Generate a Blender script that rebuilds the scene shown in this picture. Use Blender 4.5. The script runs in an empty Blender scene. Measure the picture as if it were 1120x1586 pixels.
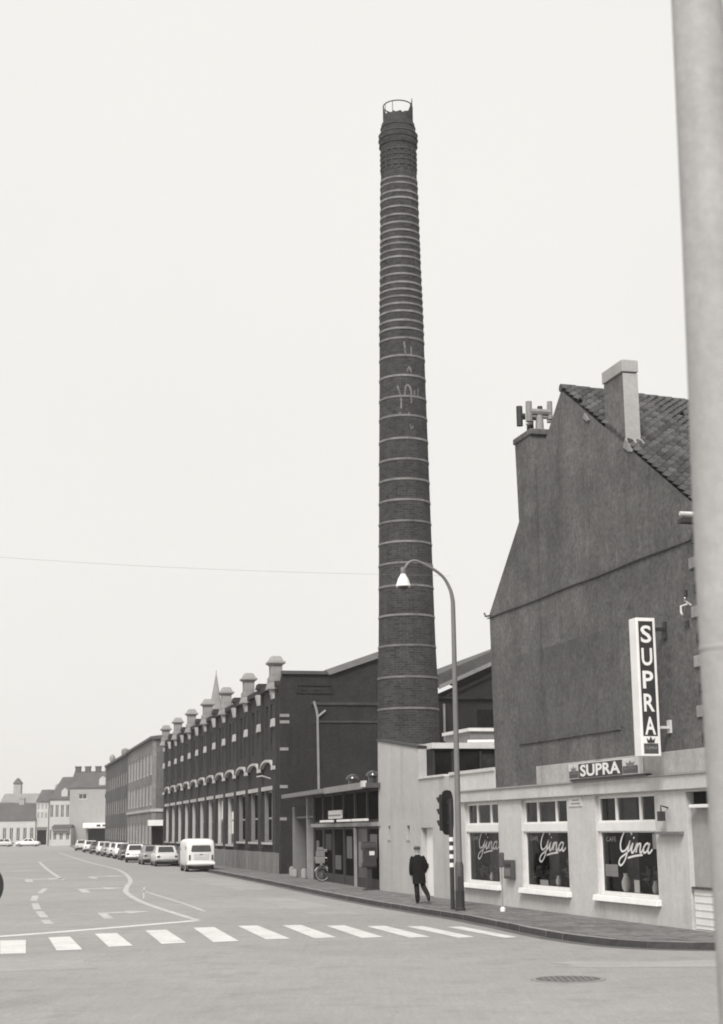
import bpy, math, random
from mathutils import Vector, Matrix
random.seed(7)
R = math.radians
scene = bpy.context.scene
COL = scene.collection

# ------------------------------------------------------------------ camera
cam_d = bpy.data.cameras.new('camera')
cam = bpy.data.objects.new('camera', cam_d); COL.objects.link(cam)
FPX = 2400.0                                   # focal length in pixels of the 1120 x 1586 frame
pitch = math.atan(491 / FPX); roll = 0.012
fw = Vector((0, math.cos(pitch), math.sin(pitch)))
u0 = Vector((0, -math.sin(pitch), math.cos(pitch))); r0 = Vector((1, 0, 0))
rt = r0 * math.cos(roll) - u0 * math.sin(roll)
up = u0 * math.cos(roll) + r0 * math.sin(roll)
cam.matrix_world = Matrix(((rt.x, up.x, -fw.x, 0), (rt.y, up.y, -fw.y, 0), (rt.z, up.z, -fw.z, 2.4), (0, 0, 0, 1)))
cam_d.sensor_fit = 'VERTICAL'; cam_d.sensor_height = 36.0; cam_d.lens = FPX / 1586 * 36.0
cam_d.clip_start = 0.1; cam_d.clip_end = 6000
cam_d.dof.use_dof = True; cam_d.dof.focus_distance = 48.0; cam_d.dof.aperture_fstop = 3.2
scene.camera = cam

# ------------------------------------------------------------------ sky, sun, exposure (overcast day)
SUN_EL, SUN_AZ = R(46), R(193)                 # azimuth clockwise from +Y: behind the camera
world = bpy.data.worlds.new('World'); scene.world = world; world.use_nodes = True
nt = world.node_tree; nt.nodes.clear()
out = nt.nodes.new('ShaderNodeOutputWorld'); bg = nt.nodes.new('ShaderNodeBackground')
sky = nt.nodes.new('ShaderNodeTexSky'); sky.sky_type = 'NISHITA'; sky.sun_disc = False
sky.sun_elevation = SUN_EL; sky.sun_rotation = SUN_AZ; sky.dust_density = 6.0; sky.air_density = 1.0
bw = nt.nodes.new('ShaderNodeRGBToBW'); nt.links.new(sky.outputs[0], bw.inputs[0])
tcw = nt.nodes.new('ShaderNodeTexCoord'); cn = nt.nodes.new('ShaderNodeTexNoise')
cn.inputs['Scale'].default_value = 1.6; cn.inputs['Detail'].default_value = 4
nt.links.new(tcw.outputs['Generated'], cn.inputs['Vector'])
cr = nt.nodes.new('ShaderNodeMapRange'); cr.inputs[1].default_value = .3; cr.inputs[2].default_value = .7
cr.inputs[3].default_value = 5.75; cr.inputs[4].default_value = 6.1
nt.links.new(cn.outputs['Fac'], cr.inputs[0])
mx = nt.nodes.new('ShaderNodeMix'); mx.data_type = 'FLOAT'; mx.inputs[0].default_value = 0.94
nt.links.new(bw.outputs[0], mx.inputs[2]); nt.links.new(cr.outputs[0], mx.inputs[3])
tint = nt.nodes.new('ShaderNodeCombineColor')
for i, k in enumerate((1.0, 0.982, 0.945)):
    m_ = nt.nodes.new('ShaderNodeMath'); m_.operation = 'MULTIPLY'; m_.inputs[1].default_value = k
    nt.links.new(mx.outputs[0], m_.inputs[0]); nt.links.new(m_.outputs[0], tint.inputs[i])
nt.links.new(tint.outputs[0], bg.inputs['Color']); bg.inputs['Strength'].default_value = 0.0585
nt.links.new(bg.outputs[0], out.inputs[0])
sun_d = bpy.data.lights.new('sun', 'SUN'); sun_d.energy = 1.5; sun_d.angle = R(22); sun_d.color = (1.0, 0.985, 0.96)
sun = bpy.data.objects.new('sun', sun_d); COL.objects.link(sun)
sdir = Vector((math.sin(SUN_AZ) * math.cos(SUN_EL), math.cos(SUN_AZ) * math.cos(SUN_EL), math.sin(SUN_EL)))
sun.rotation_euler = sdir.to_track_quat('Z', 'Y').to_euler(); sun.location = (0, 0, 60)
vs = scene.view_settings; vs.view_transform = 'Standard'; vs.look = 'None'; vs.exposure = 1.42; vs.gamma = 1.0
vs.use_curve_mapping = False
scene.render.engine = 'CYCLES'
scene.cycles.filter_width = 1.9
scene.cycles.max_bounces = 6; scene.cycles.transparent_max_bounces = 12

# ------------------------------------------------------------------ helpers
class MB:
    def __init__(s): s.v = []; s.f = []; s.smooth = False
    def add(s, vs_, fs):
        n = len(s.v); s.v += [tuple(p) for p in vs_]; s.f += [tuple(i + n for i in f) for f in fs]; return s
    def box(s, x0, x1, y0, y1, z0, z1):
        return s.add([(x0,y0,z0),(x1,y0,z0),(x1,y1,z0),(x0,y1,z0),(x0,y0,z1),(x1,y0,z1),(x1,y1,z1),(x0,y1,z1)],
                     [(0,3,2,1),(4,5,6,7),(0,1,5,4),(1,2,6,5),(2,3,7,6),(3,0,4,7)])
    def frustum(s, b, t, z0, z1):                # b, t = (x0,x1,y0,y1)
        return s.add([(b[0],b[2],z0),(b[1],b[2],z0),(b[1],b[3],z0),(b[0],b[3],z0),(t[0],t[2],z1),(t[1],t[2],z1),(t[1],t[3],z1),(t[0],t[3],z1)],
                     [(0,3,2,1),(4,5,6,7),(0,1,5,4),(1,2,6,5),(2,3,7,6),(3,0,4,7)])
    def prism_xz(s, poly, y0, y1):               # polygon in x,z (counter-clockwise seen from -y), extruded in y
        n = len(poly)
        return s.add([(x,y0,z) for x,z in poly] + [(x,y1,z) for x,z in poly],
                     [tuple(range(n)), tuple(range(2*n-1, n-1, -1))] + [(i, i+n, (i+1)%n+n, (i+1)%n) for i in range(n)])
    def prism_yz(s, poly, x0, x1):               # polygon in y,z (counter-clockwise seen from +x), extruded in x
        n = len(poly)
        return s.add([(x1,y,z) for y,z in poly] + [(x0,y,z) for y,z in poly],
                     [tuple(range(n)), tuple(range(2*n-1, n-1, -1))] + [(i, i+n, (i+1)%n+n, (i+1)%n) for i in range(n)])
    def prism_xy(s, poly, z0, z1):
        n = len(poly)
        return s.add([(x,y,z1) for x,y in poly] + [(x,y,z0) for x,y in poly],
                     [tuple(range(n)), tuple(range(2*n-1, n-1, -1))] + [(i, i+n, (i+1)%n+n, (i+1)%n) for i in range(n)])
    def lathe(s, prof, n=24, c=(0,0), cap=True, smooth=True):   # prof = [(r,z)...] bottom to top
        k = len(prof); vs_ = []
        for r, z in prof:
            for i in range(n):
                a = 2*math.pi*i/n; vs_.append((c[0]+r*math.cos(a), c[1]+r*math.sin(a), z))
        fs = [(j*n+i, j*n+(i+1)%n, (j+1)*n+(i+1)%n, (j+1)*n+i) for j in range(k-1) for i in range(n)]
        if cap: fs += [tuple(range(n-1,-1,-1)), tuple((k-1)*n+i for i in range(n))]
        s.smooth = smooth
        return s.add(vs_, fs)
    def tube(s, pts, rad, n=8, cap=True):
        pts = [Vector(p) for p in pts]; k = len(pts)
        rs = rad if isinstance(rad, (list, tuple)) else [rad]*k
        vs_ = []; prev = None
        for i, p in enumerate(pts):
            t = (pts[min(i+1,k-1)] - pts[max(i-1,0)]).normalized()
            ref = prev if prev is not None else (Vector((0,0,1)) if abs(t.z) < .9 else Vector((1,0,0)))
            a = t.cross(ref).normalized(); b = a.cross(t).normalized(); prev = b
            for j in range(n):
                an = 2*math.pi*j/n; vs_.append(p + (a*math.cos(an) + b*math.sin(an))*rs[i])
        fs = [(j*n+i, (j+1)*n+i, (j+1)*n+(i+1)%n, j*n+(i+1)%n) for j in range(k-1) for i in range(n)]
        if cap: fs += [tuple(range(n)), tuple((k-1)*n+i for i in range(n-1,-1,-1))]
        s.smooth = True
        return s.add(vs_, fs)
    def torus(s, c, R_, r_, axis='y', n=24, m=8):
        vs_ = []
        for i in range(n):
            a = 2*math.pi*i/n
            for j in range(m):
                b = 2*math.pi*j/m; q = R_ + r_*math.cos(b)
                p = (q*math.cos(a), r_*math.sin(b), q*math.sin(a)) if axis == 'y' else ((r_*math.sin(b), q*math.cos(a), q*math.sin(a)) if axis == 'x' else (q*math.cos(a), q*math.sin(a), r_*math.sin(b)))
                vs_.append((c[0]+p[0], c[1]+p[1], c[2]+p[2]))
        s.smooth = True
        return s.add(vs_, [(i*m+j, ((i+1)%n)*m+j, ((i+1)%n)*m+(j+1)%m, i*m+(j+1)%m) for i in range(n) for j in range(m)])
    def cyl_y(s, c, r, y0, y1, n=16):
        vs_ = [(c[0]+r*math.cos(2*math.pi*i/n), y, c[1]+r*math.sin(2*math.pi*i/n)) for y in (y0,y1) for i in range(n)]
        return s.add(vs_, [(i, i+n, (i+1)%n+n, (i+1)%n) for i in range(n)] + [tuple(range(n)), tuple(range(2*n-1,n-1,-1))])
    def holes(s, x0, x1, z0, z1, y0, y1, hs):    # wall slab between y0 (front) and y1 with rectangular openings (x0,x1,z0,z1)
        xs = sorted({x0, x1, *[h[0] for h in hs], *[h[1] for h in hs]}); xs = [x for x in xs if x0 <= x <= x1]
        zs = sorted({z0, z1, *[h[2] for h in hs], *[h[3] for h in hs]}); zs = [z for z in zs if z0 <= z <= z1]
        def solid(i, j):
            if i < 0 or j < 0 or i >= len(xs)-1 or j >= len(zs)-1: return False
            a = (xs[i]+xs[i+1])/2; b = (zs[j]+zs[j+1])/2
            return not any(h[0] < a < h[1] and h[2] < b < h[3] for h in hs)
        for i in range(len(xs)-1):
            for j in range(len(zs)-1):
                if not solid(i, j): continue
                a, b, c, d = xs[i], xs[i+1], zs[j], zs[j+1]
                s.add([(a,y0,c),(b,y0,c),(b,y0,d),(a,y0,d)], [(0,1,2,3)])
                s.add([(a,y1,c),(b,y1,c),(b,y1,d),(a,y1,d)], [(3,2,1,0)])
                if not solid(i-1,j): s.add([(a,y0,c),(a,y0,d),(a,y1,d),(a,y1,c)], [(0,1,2,3)])
                if not solid(i+1,j): s.add([(b,y0,c),(b,y0,d),(b,y1,d),(b,y1,c)], [(3,2,1,0)])
                if not solid(i,j-1): s.add([(a,y0,c),(b,y0,c),(b,y1,c),(a,y1,c)], [(3,2,1,0)])
                if not solid(i,j+1): s.add([(a,y0,d),(b,y0,d),(b,y1,d),(a,y1,d)], [(0,1,2,3)])
        return s
    def mesh(s, name):
        me = bpy.data.meshes.new(name); me.from_pydata(s.v, [], s.f); me.update()
        if s.smooth:
            for p in me.polygons: p.use_smooth = True
            try: me.set_sharp_from_angle(angle=R(38))
            except Exception: pass
        return me

def put(name, data, mat=None, parent=None, loc=None, rz=None, bevel=0, rot=None, kind=None):
    me = data.mesh(name) if isinstance(data, MB) else data
    if mat is not None and not me.materials: me.materials.append(mat)
    o = bpy.data.objects.new(name, me); COL.objects.link(o)
    if parent is not None: o.parent = parent
    if loc is not None: o.location = loc
    if rz is not None: o.rotation_euler = (0, 0, rz)
    if rot is not None: o.rotation_euler = rot
    if bevel:
        b = o.modifiers.new('bevel', 'BEVEL'); b.width = bevel; b.segments = 2; b.limit_method = 'ANGLE'
    if kind: o['kind'] = kind
    return o
def tag(o, label, cat, group=None):
    o['label'] = label; o['category'] = cat
    if group: o['group'] = group
    return o
def thing(name, label, cat, loc=(0,0,0), rz=0.0, group=None):
    o = bpy.data.objects.new(name, None); COL.objects.link(o); o.location = loc; o.rotation_euler = (0, 0, rz)
    o.empty_display_size = .3
    return tag(o, label, cat, group)
def copy_tree(o, parent=None):
    c = o.copy(); COL.objects.link(c); c.parent = parent
    for ch in list(o.children): copy_tree(ch, c)
    return c
def smooth_path(pts, n=6):
    P = [Vector(p) for p in pts]; o = []
    for i in range(len(P)-1):
        a = P[max(i-1,0)]; b = P[i]; c = P[i+1]; d = P[min(i+2,len(P)-1)]
        for k in range(n):
            t = k/n
            o.append(.5*((2*b) + (c-a)*t + (2*a-5*b+4*c-d)*t*t + (3*b-a-3*c+d)*t**3))
    o.append(P[-1]); return o
def text_mb(body, x0, x1, z0, z1, fn, bold=0.0):
    cu = bpy.data.curves.new('lettering', 'FONT'); cu.body = body; cu.size = 1; cu.extrude = 0.0; cu.offset = bold; cu.resolution_u = 3
    to = bpy.data.objects.new('lettering', cu); COL.objects.link(to)
    dg = bpy.context.evaluated_depsgraph_get(); me = bpy.data.meshes.new_from_object(to.evaluated_get(dg))
    co = [v.co.copy() for v in me.vertices]; fs = [tuple(p.vertices) for p in me.polygons]
    bpy.data.objects.remove(to); bpy.data.curves.remove(cu); bpy.data.meshes.remove(me)
    ax, bx = min(c.x for c in co), max(c.x for c in co); ay, by = min(c.y for c in co), max(c.y for c in co)
    mb = MB(); mb.add([fn(x0+(c.x-ax)/(bx-ax)*(x1-x0), z0+(c.y-ay)/(by-ay)*(z1-z0)) for c in co], fs)
    return mb
def ribbon(pts2, w, fn):                         # flat brush stroke through 2D points
    P = smooth_path([(a, b, 0) for a, b in pts2], 5) if len(pts2) > 2 else [Vector((a, b, 0)) for a, b in pts2]
    L = []; Rr = []
    for i, p in enumerate(P):
        t = P[min(i+1,len(P)-1)] - P[max(i-1,0)]
        if t.length < 1e-6: t = Vector((1,0,0))
        t.normalize(); nrm = Vector((-t.y, t.x, 0))
        L.append(p + nrm*w/2); Rr.append(p - nrm*w/2)
    k = len(P); mb = MB()
    mb.add([fn(p.x, p.y) for p in L] + [fn(p.x, p.y) for p in Rr], [(i, i+k, i+k+1, i+1) for i in range(k-1)])
    return mb

# ------------------------------------------------------------------ materials
WARM = (1.0, 0.975, 0.955)
def col(v): return (v*WARM[0], v*WARM[1], v*WARM[2], 1)
def mat(name, v, rough=.8, var=.12, scale=1.0, bump=0.0, streak=0.0, bscale=20.0, spec=.3, rand=0.0, metal=0.0, grain=0.0, gscale=13.0, tracks=0.0, stain=0.0):
    m = bpy.data.materials.new(name); m.use_nodes = True; n = m.node_tree; N = n.nodes; Lk = n.links
    b = N['Principled BSDF']; b.inputs['Roughness'].default_value = rough
    b.inputs['Specular IOR Level'].default_value = spec; b.inputs['Metallic'].default_value = metal
    tc = N.new('ShaderNodeTexCoord')
    def noise(vec_scale, sc, det=5, rgh=.6):
        mp = N.new('ShaderNodeMapping'); mp.inputs['Scale'].default_value = vec_scale
        Lk.new(tc.outputs['Object'], mp.inputs['Vector'])
        t = N.new('ShaderNodeTexNoise'); t.inputs['Scale'].default_value = sc; t.inputs['Detail'].default_value = det
        t.inputs['Roughness'].default_value = rgh
        Lk.new(mp.outputs[0], t.inputs['Vector']); return t.outputs['Fac']
    def mr(sock, lo, hi, a=.25, bb=.75):
        q = N.new('ShaderNodeMapRange'); q.inputs[1].default_value = a; q.inputs[2].default_value = bb
        q.inputs[3].default_value = lo; q.inputs[4].default_value = hi; Lk.new(sock, q.inputs[0]); return q.outputs[0]
    def mul(a, c):
        q = N.new('ShaderNodeMath'); q.operation = 'MULTIPLY'; Lk.new(a, q.inputs[0]); Lk.new(c, q.inputs[1]); return q.outputs[0]
    f = mr(noise((1,1,1), scale), 1-var, 1+var, .32, .68)
    if var: f = mul(f, mr(noise((1,1,1), scale*7.3, 4), 1-var*.6, 1+var*.6, .32, .68))
    if streak: f = mul(f, mr(noise((3.2,3.2,.22), 1.3, 4), 1-streak, 1+streak*.6))
    if grain: f = mul(f, mr(noise((1,1,1), gscale, 3, .75), 1-grain, 1+grain, .32, .68))
    if tracks: f = mul(f, mr(noise((1.0,.07,1), 9, 3, .7), 1-tracks, 1+tracks, .3, .7))
    if stain:
        f = mul(f, mr(noise((1.0,1.0,.10), 1.1, 5, .65), 1, 1-stain, .54, .66)); f = mul(f, mr(noise((1,1,1), .9, 6, .7), 1, 1-stain*.6, .55, .62)); f = mul(f, mr(noise((1,1,1), 1.7, 6, .75), 1, 1+stain*.7, .57, .64))
    if rand:
        oi = N.new('ShaderNodeObjectInfo'); f = mul(f, mr(oi.outputs['Random'], 1-rand, 1+rand, 0, 1))
    cc = N.new('ShaderNodeCombineColor')
    for i in range(3):
        q = N.new('ShaderNodeMath'); q.operation = 'MULTIPLY'; q.inputs[1].default_value = v*WARM[i]
        Lk.new(f, q.inputs[0]); Lk.new(q.outputs[0], cc.inputs[i])
    Lk.new(cc.outputs[0], b.inputs['Base Color'])
    if bump:
        bp = N.new('ShaderNodeBump'); bp.inputs['Strength'].default_value = bump; bp.inputs['Distance'].default_value = .02
        Lk.new(noise((1,1,1), bscale, 4), bp.inputs['Height']); Lk.new(bp.outputs[0], b.inputs['Normal'])
    return m
def brick_mat(name, v, plane='xz', scale=1.0, contrast=.25, var=.22, streak=.18, row=.075, w=.22):
    m = mat(name, v, .9, var, .35, .25, streak, 30, grain=.25, gscale=8, stain=.15); n = m.node_tree; N = n.nodes; Lk = n.links
    b = N['Principled BSDF']; src = b.inputs['Base Color'].links[0].from_socket
    tc = N.new('ShaderNodeTexCoord'); sp = N.new('ShaderNodeSeparateXYZ'); Lk.new(tc.outputs['Object'], sp.inputs[0])
    cb = N.new('ShaderNodeCombineXYZ')
    if plane == 'cyl':
        at = N.new('ShaderNodeMath'); at.operation = 'ARCTAN2'; Lk.new(sp.outputs[1], at.inputs[0]); Lk.new(sp.outputs[0], at.inputs[1])
        ml = N.new('ShaderNodeMath'); ml.operation = 'MULTIPLY'; ml.inputs[1].default_value = 1.3; Lk.new(at.outputs[0], ml.inputs[0])
        Lk.new(ml.outputs[0], cb.inputs[0])
    else:
        Lk.new(sp.outputs['xyz'.index(plane[0])], cb.inputs[0])
    Lk.new(sp.outputs[2], cb.inputs[1])
    bt = N.new('ShaderNodeTexBrick'); bt.inputs['Scale'].default_value = scale
    bt.inputs['Brick Width'].default_value = w; bt.inputs['Row Height'].default_value = row; bt.inputs['Mortar Size'].default_value = .011
    bt.inputs['Color1'].default_value = (1,1,1,1); bt.inputs['Color2'].default_value = (1-contrast,)*3+(1,); bt.inputs['Mortar'].default_value = (1.35,)*3+(1,)
    Lk.new(cb.outputs[0], bt.inputs['Vector'])
    mm = N.new('ShaderNodeMix'); mm.data_type = 'RGBA'; mm.blend_type = 'MULTIPLY'; mm.inputs[0].default_value = 1
    Lk.new(src, mm.inputs[6]); Lk.new(bt.outputs['Color'], mm.inputs[7]); Lk.new(mm.outputs[2], b.inputs['Base Color'])
    return m
def glass_mat(name, tr=.92):
    m = bpy.data.materials.new(name); m.use_nodes = True; n = m.node_tree; n.nodes.clear()
    o = n.nodes.new('ShaderNodeOutputMaterial'); t = n.nodes.new('ShaderNodeBsdfTransparent'); t.inputs[0].default_value = (tr,tr,tr,1)
    g = n.nodes.new('ShaderNodeBsdfGlossy'); g.inputs['Roughness'].default_value = .03; g.inputs[0].default_value = (.9,.9,.9,1)
    fr = n.nodes.new('ShaderNodeFresnel'); fr.inputs['IOR'].default_value = 1.19
    mxs = n.nodes.new('ShaderNodeMixShader')
    n.links.new(fr.outputs[0], mxs.inputs[0]); n.links.new(t.outputs[0], mxs.inputs[1]); n.links.new(g.outputs[0], mxs.inputs[2])
    n.links.new(mxs.outputs[0], o.inputs[0]); return m

ROAD = mat('road_asphalt', .262, .85, .07, .13, .4, 0, 25, grain=.14, gscale=16, tracks=.05, stain=.11)
GUTTER = mat('dark_gutter', .10, .9, .25, .6, .2, 0, 20, grain=.15)
PATCH = mat('road_patch', .225, .9, .10, .4, .2, 0, 20, grain=.14)
PATCH2 = mat('pale_road_patch', .285, .9, .10, .4, .2, 0, 20, grain=.14)
PAINT = mat('road_paint', .55, .7, .08, 1.5, .1, 0, 15, grain=.12, stain=.14)
PAINT2 = mat('worn_road_paint', .40, .75, .22, 2.0, .1, 0, 15, grain=.15)
GROUND = mat('ground_soil', .2, .9, .2, .05)
PAVE = mat('paving', .14, .9, .18, .5, .3, 0, 12, grain=.2)
SLAB = mat('paving_slab', .145, .85, .28, 1.3, .2, 0, 12, grain=.25, gscale=6)
KERB_F = mat('dark_kerb_face', .05, .9, .3, 1.0, .3, 0, 10, rand=.15)
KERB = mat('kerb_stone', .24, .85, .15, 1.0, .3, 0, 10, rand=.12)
PLASTER_D = mat('gable_plaster', .112, .92, .24, .42, .6, .10, 9, grain=.26, gscale=9, stain=.22)
PLASTER_D2 = mat('gable_patch_plaster', .100, .92, .22, .5, .5, .10, 12, grain=.22, gscale=8, stain=.2)
PLASTER_L = mat('shop_plaster', .51, .85, .07, .6, .25, .06, 14, grain=.06, gscale=9, stain=.11)
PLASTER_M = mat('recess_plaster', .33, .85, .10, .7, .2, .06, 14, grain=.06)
PLASTER_W = mat('white_render', .41, .85, .08, .5, .25, .03, 12, grain=.06, stain=.10)
STONE_L = mat('pale_parapet', .38, .85, .14, .9, .25, .12, 10, grain=.08, stain=.25)
GLAZE = mat('white_glaze', .85, .3, .02, 2)
WHITE = mat('white_paint', .74, .5, .05, 2.0, 0, .05)
OFFWHITE = mat('offwhite_paint', .55, .6, .08, 2.0, 0, .08)
BLACKP = mat('black_paint', .018, .4, .1, 3)
DARK = mat('dark_paint', .035, .5, .15, 3)
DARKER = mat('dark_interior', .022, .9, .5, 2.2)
GREYM = mat('grey_metal', .16, .5, .1, 2, metal=.0)
GREYD = mat('dark_grey_metal', .07, .5, .15, 2)
POLE = mat('pale_pole_paint', .37, .6, .10, 2.5, .12, .08, 14, grain=.04, gscale=40, stain=.05)
BRICK_F = brick_mat('factory_brick', .029, 'xz')
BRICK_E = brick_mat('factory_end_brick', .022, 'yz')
BRICK_C = brick_mat('chimney_brick', .050, 'cyl', var=.20, streak=.20, contrast=.5, row=.11, w=.34)
CHIM_IRON = mat('iron_band', .15, .6, .3, 2, rand=.2)
CHIM_DARK = mat('sooty_brick', .05, .9, .3, 1.5, .2)
STONE = mat('grey_stone', .25, .85, .15, 1.5, .3, .15, 10, rand=.1)
STONE_W = mat('white_stone', .40, .8, .12, 1.5, .2, .1, 10, rand=.08)
PLINTH = mat('plinth_stone', .17, .85, .15, .8, .3, .2, 8)
TILE = mat('roof_tile', .08, .8, .3, 3, .3, 0, 12, rand=.5)
TILE_B = mat('roof_tile_bed', .03, .9, .2, 3, .3)
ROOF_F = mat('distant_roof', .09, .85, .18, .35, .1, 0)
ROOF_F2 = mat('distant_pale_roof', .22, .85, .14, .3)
CARW = mat('car_white', .68, .3, .02, 1, spec=.5)
CARL = mat('car_pale', .50, .3, .02, 1, spec=.5)
CARG = mat('car_grey', .24, .3, .02, 1, spec=.5)
CARD = mat('car_dark', .06, .3, .02, 1, spec=.5)
TYRE = mat('tyre_rubber', .015, .8, .1, 3)
CHROME = mat('chrome', .55, .25, .03, 3, metal=.9)
CARGLASS = mat('car_glass', .03, .08, 0, 1, spec=.6)
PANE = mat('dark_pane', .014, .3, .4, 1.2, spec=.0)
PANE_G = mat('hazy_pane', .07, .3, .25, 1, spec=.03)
GLASS = glass_mat('shop_glass')
CURTAIN = mat('curtain_cloth', .16, .9, .2, 2)
LETTER_1 = mat('letter_dull', .34, .5, .25, 3)
LETTER_2 = mat('letter_grey', .52, .5, .2, 3)
LETTER = mat('letter_white', .72, .5, .02, 2)
MARK = mat('faded_mark', .14, .9, .4, 4)
LETTER_D = mat('letter_faded', .26, .6, .1, 3)
COAT = mat('dark_coat', .012, .95, .15, 6, .2, 0, 40, spec=.1)
TROUSER = mat('dark_trouser', .016, .95, .1, 6, spec=.1)
SKIN = mat('skin', .28, .6, .05, 8)
HAIR = mat('cap_cloth', .07, .9, .2, 10)
HOUSE_W = mat('house_white', .46, .85, .06, .3, 0, .06)
HOUSE_M = mat('house_grey', .32, .85, .08, .3, 0, .08)
BLOCK_A = brick_mat('pale_block_brick', .16, 'xz', contrast=.15)
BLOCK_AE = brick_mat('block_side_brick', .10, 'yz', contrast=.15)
BLOCK_B = brick_mat('dark_block_brick', .075, 'xz', contrast=.15)
WOODF = mat('dark_wood', .035, .7, .2, 4, .1, .2)
PALEDOOR = mat('grey_panel', .17, .7, .08, 1.5, .1, .12)
PALEFR = mat('pale_frame', .26, .6, .1, 1.5, 0, .1)
SHRUB = mat('plant_leaf', .10, .7, .2, 8)

# ------------------------------------------------------------------ ground, road, markings
gm = MB(); gm.add([(-1200,-300,-.02),(1200,-300,-.02),(1200,1800,-.02),(-1200,1800,-.02)], [(0,1,2,3)])
put('ground', gm, GROUND, kind='structure')
rm = MB(); rm.add([(-140,-30,0),(70,-30,0),(70,60,0),(20,320,0),(-140,320,0)], [(0,1,2,3,4)])
road = put('road', rm, ROAD, kind='structure')

KL = [(-62,331),(-46.4,253.4),(-30,183.4),(-20,140.8),(-13.2,111.7),(-8.8,92.45),(-4.42,72.6),(-.79,55.6),(1.45,46.6),(2.38,43.2),(3.2,39.5),(3.95,35.7),(4.66,33.4),(5.5,32.1),(6.85,31.45),(9.5,31.15),(14,31.05),(30,31.0),(60,31.0)]
KP = [Vector((p.x, p.y)) for p in smooth_path([(a,b,0) for a,b in KL], 8)]
def offset(P, d):
    o = []
    for i, p in enumerate(P):
        t = (P[min(i+1,len(P)-1)] - P[max(i-1,0)]).normalized(); o.append(p + Vector((-t.y, t.x))*d)
    return o
KI = offset(KP, .16)
pav = MB()
poly = [(p.x, p.y) for p in KI] + [(60, 331)]
pav.prism_xy(poly, -.02, .115)
pavement = put('pavement', pav, PAVE, kind='structure')
# darker gutter strip along the kerb
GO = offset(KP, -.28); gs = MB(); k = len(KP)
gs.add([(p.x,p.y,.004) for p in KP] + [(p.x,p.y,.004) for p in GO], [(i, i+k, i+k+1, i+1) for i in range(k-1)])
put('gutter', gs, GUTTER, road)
# kerb stones, one by one where they can be told apart
dist = [0]
for i in range(1, k): dist.append(dist[-1] + (KP[i]-KP[i-1]).length)
def at_len(s):
    for i in range(1, k):
        if dist[i] >= s:
            t = (s-dist[i-1])/(dist[i]-dist[i-1]); return KP[i-1].lerp(KP[i], t)
    return KP[-1]
s = dist[-1] - 47.0
s0 = next(dist[i] for i in range(k) if KP[i].y < 112)
far = MB(); sf = 0.0
kmesh = None
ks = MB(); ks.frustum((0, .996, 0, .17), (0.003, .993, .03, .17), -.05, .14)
kmesh = ks.mesh('kerb_stone'); kmesh.materials.append(KERB); kmesh.materials.append(KERB_F); kmesh.polygons[2].material_index = 1  # street-side face darker than the rest of the stone
s = s0
while s < dist[-1] - 22:
    a, b = at_len(s), at_len(s+1)
    d = (b-a).normalized()
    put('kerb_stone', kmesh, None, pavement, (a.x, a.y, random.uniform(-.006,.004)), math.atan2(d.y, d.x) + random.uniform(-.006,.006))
    s += 1.0
s = 0.0
while s < s0:
    a, b = at_len(s), at_len(min(s+8, s0)); d = (b-a).normalized(); nrm = Vector((-d.y, d.x))*.17
    far.add([(a.x,a.y,-.02),(b.x,b.y,-.02),(b.x+nrm.x,b.y+nrm.y,-.02),(a.x+nrm.x,a.y+nrm.y,-.02),(a.x,a.y,.13),(b.x,b.y,.13),(b.x+nrm.x,b.y+nrm.y,.13),(a.x+nrm.x,a.y+nrm.y,.13)],
            [(4,5,6,7),(0,1,5,4),(2,3,7,6)]); s += 8
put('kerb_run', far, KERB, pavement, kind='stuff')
# paving slabs between kerb and house fronts (too small to pick apart singly)
from bisect import bisect_left
KY = sorted([(p.y, p.x) for p in KI]); KYy = [q[0] for q in KY]
def kerb_x(y):
    i = bisect_left(KYy, y); i = min(max(i,1), len(KY)-1); a, b = KY[i-1], KY[i]
    return a[1] + (b[1]-a[1])*(y-a[0])/max(1e-6, b[0]-a[0])
def front_x(y): return .59 + (60.27-y)*.2725 if y < 60.27 else .59 - (y-60.27)*.2106
sl = MB(); ang = R(-74.76); cu_, su_ = math.cos(ang), math.sin(ang)
for i in range(-8, 98):
    for j in range(-14, 30):
        uu = i*.32 + (.16 if j % 2 else 0); vv = j*.32
        x = .59 + uu*cu_ + vv*-su_; y = 60.27 + uu*su_ + vv*cu_
        if y < 31.6 or (y < 35 and x > 12): continue
        if x > front_x(y) - .2 and y > 33.3 and x < 7.5: continue
        if x < kerb_x(y) + .25: continue
        if y < 34 and vv > 6.5: continue
        z = .121 + random.uniform(0, .008); hs = .151; tl = random.uniform(-.004,.004)
        c4 = []
        for dx, dy in ((-hs,-hs),(hs,-hs),(hs,hs),(-hs,hs)):
            c4.append((x+dx*cu_-dy*su_, y+dx*su_+dy*cu_))
        sl.add([(p[0],p[1],.11) for p in c4] + [(p[0],p[1],z+(tl if q<2 else -tl)) for q,p in enumerate(c4)],
               [(4,5,6,7),(0,1,5,4),(1,2,6,5),(2,3,7,6),(3,0,4,7)])
put('paving_slabs', sl, SLAB, pavement, kind='stuff')
# pavement on the camera's own side (carries the pale post)
np_ = MB(); np_.prism_xy([(-40,-25),(30,-25),(30,9.5),(-40,9.5)], -.02, .125)
put('pavement', np_, PAVE, kind='structure')
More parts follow.
